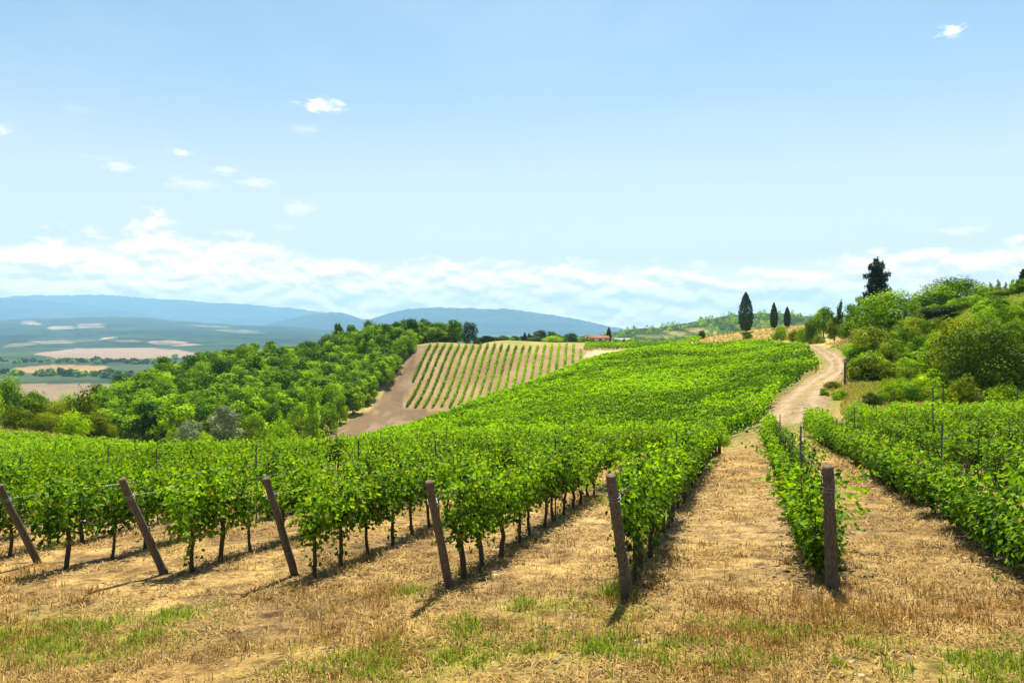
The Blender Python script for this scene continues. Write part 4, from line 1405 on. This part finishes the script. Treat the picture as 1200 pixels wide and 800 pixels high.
# valley hedgerow trees, far off
small_lobes = broad_lobes(70, 12, 11, 0.3, 8)
far_crowns = [crown_mesh(70 + s, broad_lobes(70 + s, 12, 11, .3, 9), 520, 2.0, name='far_crown') for s in range(3)]
vr = np.random.default_rng(15)
lines = [((14, 1480), (150, 1440), 40, 'hedgerow tree between the orange field and the brown field'), ((22, 2080), (150, 2060), 38, 'hedgerow tree behind the orange field'), ((112, 2000), (205, 1980), 28, 'tree of the dark belt below the pale pink field'), ((118, 1420), (196, 1330), 40, 'tree of the thicket beyond the brown field'),
         ((-60, 1500), (14, 1500), 12, 'hedgerow tree at the west edge of the valley'), ((24, 900), (46, 880), 6, 'tree of the bluish clump at the near corner of the brown field'), ((164, 1290), (186, 1270), 6, 'tree of the large dark clump beside the wood'), ((2, 2100), (24, 2000), 6, 'tree of the distant copse in the valley'), ((200, 2300), (245, 2150), 16, 'tree of the dark belt behind the wood')]
for (p0, Y0), (p1, Y1), n, lab in lines:
    for q_ in range(n):
        t = vr.random()
        px, Y = p0 + (p1 - p0) * t, (Y0 + (Y1 - Y0) * t) * vr.uniform(.975, 1.025)
        p = gpx(px, Y)
        o = obj('hedgerow_tree', far_crowns[q_ % 3], None, (p[0], p[1], p[2] - .5))
        s = vr.uniform(.7, 1.35)
        o.scale = (s * 1.25, s * 1.25, s * vr.uniform(.75, 1.1))
        o.rotation_euler = (0, 0, vr.uniform(0, 6.28))
        o.material_slots[0].link = 'OBJECT'
        o.material_slots[0].material = M['deep' if vr.random() < .7 else 'wood_leaf']
        tag(o, lab, 'tree', lab.replace('tree', 'trees', 1))
lone = gpx(104, 905)
o = obj('hedgerow_tree', far_crowns[0], None, lone)
o.scale = (.45, .45, .5)
tag(o, 'single dark tree in the brown valley field', 'tree')

# woodland that covers the hill beyond the crest reads as one mass
hg = np.random.default_rng(44)
hv, hq, ht, hn = [], [], [], 0
cand = hg.integers(0, HPX.size, 3400)
for c in cand:
    px, Y, X, Z = HPX.ravel()[c], HYY.ravel()[c], HX.ravel()[c], HZZ.ravel()[c]
    if px < 640 or px > 1060 or Y > 1560:
        continue
    pyv = HZ - F * Z / Y
    if any(((px - a_) / sx) ** 2 + ((pyv - b_) / sy) ** 2 < 1.0 for a_, b_, sx, sy in ((815, 388, 16, 4), (790, 391, 11, 3), (760, 394, 18, 2))):
        continue
    X += hg.uniform(-6, 6)
    n = 46
    d = unit(hg.normal(size=(n, 3)))
    d[:, 2] = np.abs(d[:, 2]) * 1.0
    w_, h_ = hg.uniform(3.5, 6.5), hg.uniform(5, 11)
    P = np.array([X, Y, Z - .5]) + d * np.array([w_, w_, h_]) * hg.uniform(.75, 1.08, (n, 1))
    V, q = leaf_faces(P, d + hg.normal(0, .4, (n, 3)), 2.2 * hg.uniform(.7, 1.4, n), hg)
    hv.append(V)
    hq.append(q + hn)
    ht.append(np.full(len(V), np.clip(hg.normal(.45, .25), 0, 1)))
    hn += len(V)
fo = obj('woodland', mesh('woodland', np.concatenate(hv), [np.concatenate(hq)], M['wood_leaf'], {'tint': np.concatenate(ht)}))
tag(fo, 'far off woodland covering the hill beyond the crest', 'woodland', None, 'stuff')

# ------------------------------------------------------------------ far houses
M['stucco'] = plain_mat('pale_stucco', (0.55, 0.47, 0.34), (0.66, 0.58, 0.44), 2, .9)
M['ochre'] = plain_mat('ochre_stucco', (0.55, 0.42, 0.18), (0.64, 0.51, 0.25), 2, .9)
M['terra'] = plain_mat('terracotta_tile', (0.17, 0.062, 0.040), (0.25, 0.100, 0.062), 3, .9)
M['metalroof'] = plain_mat('pale_sheet_roof', (0.24, 0.23, 0.22), (0.32, 0.31, 0.29), 1, .8)
M['blueroof'] = plain_mat('blue_grey_roof', (0.10, 0.14, 0.21), (0.16, 0.21, 0.29), 1, .6)
M['window'] = plain_mat('dark_window', (0.03, 0.035, 0.04), (0.06, 0.065, 0.07), 1, .2)


def house(loc, L_, W_, H_, rise, rz, wall, roof, label, nwin=3, chim=True):
    e = empty('farmhouse', loc, rz)
    tag(e, label, 'house')
    mb = MB()
    mb.box((0, 0, H_ / 2 - .6), (L_ / 2, W_ / 2, H_ / 2 + .6))
    mb.add([(-L_ / 2, -W_ / 2, H_), (-L_ / 2, W_ / 2, H_), (-L_ / 2, 0, H_ + rise * .97)], [[0, 1, 2]])
    mb.add([(L_ / 2, -W_ / 2, H_), (L_ / 2, W_ / 2, H_), (L_ / 2, 0, H_ + rise * .97)], [[0, 2, 1]])
    obj('wall', mb.build('house_wall', M[wall]), e)
    ro = MB()
    o_, th_ = .5, .22
    for s in (-1, 1):
        ye = s * (W_ / 2 + o_)
        ze = H_ - o_ * rise / (W_ / 2)
        V = [(-L_ / 2 - o_, ye, ze), (L_ / 2 + o_, ye, ze), (L_ / 2 + o_, 0, H_ + rise), (-L_ / 2 - o_, 0, H_ + rise)]
        V += [(x, y, z + th_) for x, y, z in V]
        ro.add(V, [[0, 1, 2, 3], [4, 7, 6, 5], [0, 4, 5, 1], [1, 5, 6, 2], [2, 6, 7, 3], [3, 7, 4, 0]])
    r_ = obj('roof', ro.build('house_roof', M[roof]), e)
    if chim:
        ch = MB()
        ch.box((L_ * .22, W_ * .12, H_ + rise + .3), (.4, .4, .8))
        obj('chimney', ch.build('house_chimney', M[wall]), r_)
    for k in range(nwin):
        wb = MB()
        wb.box((-L_ / 2 + L_ * (k + .5) / nwin, -W_ / 2 - .02, H_ * .55), (.5, .05, .75))
        obj('window', wb.build('house_window', M['window']), e)
    d = MB()
    d.box((L_ * .08, -W_ / 2 - .02, 1.05), (.55, .06, 1.05))
    obj('door', d.build('house_door', M['bark']), e)


def hill_z(px, Y):
    k = np.argmin((HPX - px) ** 2 + ((HYY - Y) * .3) ** 2)
    return float(HZZ.ravel()[k])


p = gpx(701, 396)
house(p, 10, 6, 1.9, 1.3, R(8), 'ochre', 'terra', 'low farmhouse with a red tiled roof beside the dark cypress')
p = gpx(694, 408)
house(p, 6, 5, 2.0, 1.2, R(-20), 'ochre', 'terra', 'small red roofed outbuilding next to the farmhouse', 2, False)
p = gpx(729, 412)
house(p, 8, 5, 1.3, .8, R(4), 'stucco', 'metalroof', 'long white roofed shed east of the cypress', 3, False)
for px, Y, L_, W_, H_, wl, rf, lab in [(781, 1130, 13, 9, 7, 'stucco', 'terra', 'pale house among trees on the far hillside'), (797.5, 1150, 13, 10, 9, 'ochre', 'terra', 'tall ochre house on the far hillside'), (776, 985, 36, 9, 3.5, 'stucco', 'blueroof', 'long low shed with a blue grey roof below the pale house')]:
    house(((px - 600) / F * Y, Y, hill_z(px, Y) + .3), L_, W_, H_, 2.2, R(6), wl, rf, lab, 4)

# wooden post beside the track, and the tall stakes behind the eastern rows
def track_post(px, by, ty, Y, r_, lab, name='fence_post'):
    p = gpx(px, Y)
    h = -(ty - HZ) / F * Y - p[2]
    g = np.random.default_rng(int(px))
    mb = MB()
    mb.tube([(0, 0, -.3), (.01, 0, h * .5), (0.03, .02, h)], [r_ * 1.05, r_, r_ * .9], 9, rough=.08, rng=g)
    e = obj(name, mb.build(name, M['post'], True), None, p)
    tag(e, lab, 'post')


track_post(990, 452, 424, 84, .12, 'weathered post on the verge at the bend of the dirt track')
track_post(1048, 478, 458, 52, .05, 'thin tall stake behind the eastern rows near the small dark bush')
track_post(1093, 480, 455, 51, .05, 'thin stake of a close pair before the pale olive bush, the western one')
track_post(1105, 480, 449, 50, .05, 'tallest thin stake behind the eastern rows')
track_post(1144, 480, 460, 52, .05, 'thin stake below the big dark tree')
track_post(1192, 480, 456, 52, .05, 'thin stake behind the eastern rows at the picture edge')

# ------------------------------------------------------------------ grass, straw and clods near the camera
def scatter(n, ymin, ymax, seed, power=1.0):
    gg = np.random.default_rng(seed)
    Y = ymin * (ymax / ymin) ** (gg.random(n) ** power)
    u = gg.uniform(-.88, .88, n)
    return u * Y, Y, gg


def rowdist(X, Y):
    q_ = np.stack([X, Y], 1) - P5
    kx = (q_ @ RP) / ROW
    return (kx - np.round(kx)) * ROW, -(q_ @ RD)


def blades(name, X, Y, h, wd, lean, tint, m, label, gg):
    n = len(X)
    Z = gz(X, Y) + (fbm(X * 1.1, Y * 1.1, 3, 4) - 0.5) * 0.13
    B = np.stack([X, Y, Z - .01], 1)
    a = gg.uniform(0, 6.283, n)
    d = np.stack([np.cos(a), np.sin(a), np.zeros(n)], 1)
    side = np.stack([-np.sin(a), np.cos(a), np.zeros(n)], 1)
    L_ = lean[:, None] * h[:, None]
    up = np.array([0, 0, 1.0])
    zf = np.sqrt(np.clip(1 - lean[:, None] ** 2 * .6, .015, 1))
    mid = B + d * L_ * .40 + up * h[:, None] * .6 * zf + up * .012
    tip = B + d * L_ + up * h[:, None] * zf
    V = np.stack([B - side * wd[:, None] * .5, B + side * wd[:, None] * .5, mid + side * wd[:, None] * .35, tip, mid - side * wd[:, None] * .35], 1).reshape(-1, 3)
    k = np.arange(n)[:, None] * 5
    o = obj(name, mesh(name, V, [k + np.array([[0, 1, 2, 4]]), k + np.array([[4, 2, 3]])], m, {'tint': np.repeat(tint, 5)}))
    tag(o, label, 'grass', None, 'stuff')


# dry grass in tufts, thicker on the headland
X0, Y0, gg = scatter(30000, 5.2, 36, 1)
rd, front = rowdist(X0, Y0)
bigc = fbm(X0 / 2.0, Y0 / 2.0, 52, 3)
keep = gg.random(len(X0)) < np.clip((bigc - .40) * 5, .04, 1) * np.where(front > 0, .62, np.where(np.abs(rd) < .45, .30, .16))
X0, Y0 = X0[keep], Y0[keep]
nb = gg.integers(6, 26, len(X0))
th_ = np.repeat(gg.uniform(.035, .13, len(X0)), nb)
tr_ = np.repeat(gg.uniform(.03, .14, len(X0)), nb)
tt_ = np.repeat(gg.normal(0, .22, len(X0)), nb)
X, Y = np.repeat(X0, nb), np.repeat(Y0, nb)
n = len(X)
X, Y = X + gg.normal(0, 1, n) * tr_, Y + gg.normal(0, 1, n) * tr_
front = -((np.stack([X, Y], 1) - P5) @ RD)
rus = (fbm(X / 1.5, Y / 1.5, 58, 3) > .50) & (front > -0.5)
h = th_ * gg.uniform(.5, 1.3, n) * np.where(rus, 1.25, 1)
for sel, nm, mm, lb in ((~rus, 'dry_grass', 'straw', 'dry straw coloured grass between the rows'), (rus, 'rusty_grass', 'rustgrass', 'rust coloured dead grass on the headland')):
    k_ = int(sel.sum())
    blades(nm, X[sel], Y[sel], h[sel], gg.uniform(.005, .011, k_) * np.clip(Y[sel] / 9, 1, 3), gg.uniform(.2, 1.15, k_), np.clip(gg.normal(.45, .22, k_) + tt_[sel], 0, 1), M[mm], lb, gg)
# lying straw
X, Y, gg = scatter(240000, 5.2, 38, 2)
cl = fbm(X / .8, Y / .8, 53, 3)
keep = gg.random(len(X)) < np.clip((cl - .35) * 3, .05, 1)
X, Y = X[keep], Y[keep]
n = len(X)
blades('straw_litter', X, Y, gg.uniform(.05, .14, n) * np.clip(Y / 12, 1, 2.2), gg.uniform(.006, .016, n) * np.clip(Y / 9, 1, 3), gg.uniform(1.1, 1.28, n), np.clip(gg.normal(.5, .33, n), 0, 1), M['straw'], 'pale straw lying on the soil', gg)
# green grass in patches and weeds round the posts
Xs, Ys = [], []
gg = np.random.default_rng(6)
for (px, Yc, sx, sy) in GPATCH:
    c = int(3600 * sx * sy * 1.8)
    Xs.append((px - 600) / F * Yc + gg.normal(0, sx * .62, c))
    Ys.append(Yc + gg.normal(0, sy * 1.0, c))
c = 420
Xs.append((722 - 600) / F * 9.35 + gg.normal(0, .10, c))
Ys.append(9.35 + gg.normal(0, .12, c))
X, Y = np.concatenate(Xs), np.concatenate(Ys)
tallw = np.where(np.hypot(X - 122 / F * 9.35, Y - 9.35) < .4, 2.3, 1.0)
cl = fbm(X / .35, Y / .35, 57, 3)
keep = (gg.random(len(X)) < np.clip((cl - .46) * 5, .03, 1)) & (Y > 5)
X, Y, cl, tallw = X[keep], Y[keep], cl[keep], tallw[keep]
n = len(X)
blades('green_grass', X, Y, gg.uniform(.03, .11, n) * (.6 + cl) * tallw, gg.uniform(.007, .015, n), gg.uniform(.1, .9, n), np.clip(gg.normal(.5, .28, n), 0, 1), M['green'], 'green grass patches on the dry headland', gg)
# clods of soil and stones
X, Y, gg = scatter(52000, 5.2, 34, 4)
rd, front = rowdist(X, Y)
keep = gg.random(len(X)) < np.clip(.25 + .75 * np.exp(-(rd / .4) ** 2) * (front < 0), 0, 1)
X, Y = X[keep], Y[keep]
n = len(X)
Z = gz(X, Y) + (fbm(X * 1.1, Y * 1.1, 3, 4) - 0.5) * 0.13
base = np.array([(1, 0, 0), (.3, .95, 0), (-.8, .6, 0), (-.8, -.6, 0), (.3, -.95, 0), (.1, .05, .5)])
sz = gg.uniform(.008, .034, n) * np.where(np.abs(rd[keep]) < .5, 1.4, 1) * np.where(gg.random(n) < .02, 1.5, 1)
a = gg.uniform(0, 6.28, n)
V = base[None] * (sz[:, None] * gg.uniform(.7, 1.3, (n, 6)))[..., None]
V = np.stack([V[..., 0] * np.cos(a)[:, None] - V[..., 1] * np.sin(a)[:, None], V[..., 0] * np.sin(a)[:, None] + V[..., 1] * np.cos(a)[:, None], V[..., 2]], -1) + np.stack([X, Y, Z - .005], 1)[:, None, :]
k = np.arange(n)[:, None, None] * 6
tri = (k + np.array([[0, 1, 5], [1, 2, 5], [2, 3, 5], [3, 4, 5], [4, 0, 5]])[None]).reshape(-1, 3)
o = obj('soil_clods', mesh('soil_clods', V.reshape(-1, 3), [tri], M['clod'], {'tint': np.repeat(np.clip(gg.normal(.20, .25, n), 0, 1), 6)}))
tag(o, 'clods and stones on the dry soil', 'soil', None, 'stuff')
# dry grass and weeds on the crest, the verge and the bank
gg = np.random.default_rng(8)
Xs, Ys, Hs, Gs = [], [], [], []
for (p0, p1, y0, y1, c, hh, gr) in ((812, 1000, 205, 275, 12000, .30, .15), (985, 1090, 58, 86, 9000, .35, .45), (1000, 1230, 70, 135, 30000, .4, .9), (955, 1010, 76, 150, 5000, .4, .3), (880, 960, 165, 205, 4000, .5, .25), (190, 372, 115, 175, 9000, .45, .6), (-40, 140, 84, 112, 6000, .5, .4)):
    Yq = gg.uniform(y0, y1, c)
    Xs.append((gg.uniform(p0, p1, c) - 600) / F * Yq)
    Ys.append(Yq)
    Hs.append(gg.uniform(.5, 1.3, c) * hh)
    Gs.append(gg.random(c) < gr)
X, Y, H, G_ = map(np.concatenate, (Xs, Ys, Hs, Gs))
td = np.min(np.hypot(X[:, None] - tx[None, ::6], Y[:, None] - ty[None, ::6]), 1)
ok = td > 2.7
X, Y, H, G_ = X[ok], Y[ok], H[ok], G_[ok]
for sel, nm, mm, lb in ((~G_, 'tall_dry_grass', 'straw', 'tall golden grass on the crest, verges and bank'), (G_, 'tall_green_grass', 'green', 'tall green weeds on the bank and verges')):
    n = int(sel.sum())
    blades(nm, X[sel], Y[sel], H[sel], gg.uniform(.06, .16, n) * np.clip(Y[sel] / 90, .8, 2.4), gg.uniform(.1, .9, n), np.clip(gg.normal(.72, .2, n), 0, 1), M[mm], lb, gg)

# ------------------------------------------------------------------ haze: the air itself
HAZE = 0.70e-4
hm, hgq, hout = mat('haze_air')
pv = hgq.n('ShaderNodeVolumePrincipled')
pv.inputs['Color'].default_value = (0.38, 0.69, 1.0, 1)
pv.inputs['Density'].default_value = HAZE
hgq.link(pv.outputs[0], hout.inputs['Volume'])
mb = MB()
zb = float(min(GZs.min(), -97)) - 1.5
zt = 1010.0
mb.box((0, 0, (zb + zt) / 2), (24500, 24500, (zt - zb) / 2))
hz_ = obj('haze', mb.build('haze', hm))
tag(hz_, 'thin blue summer haze filling the air', kind='stuff')
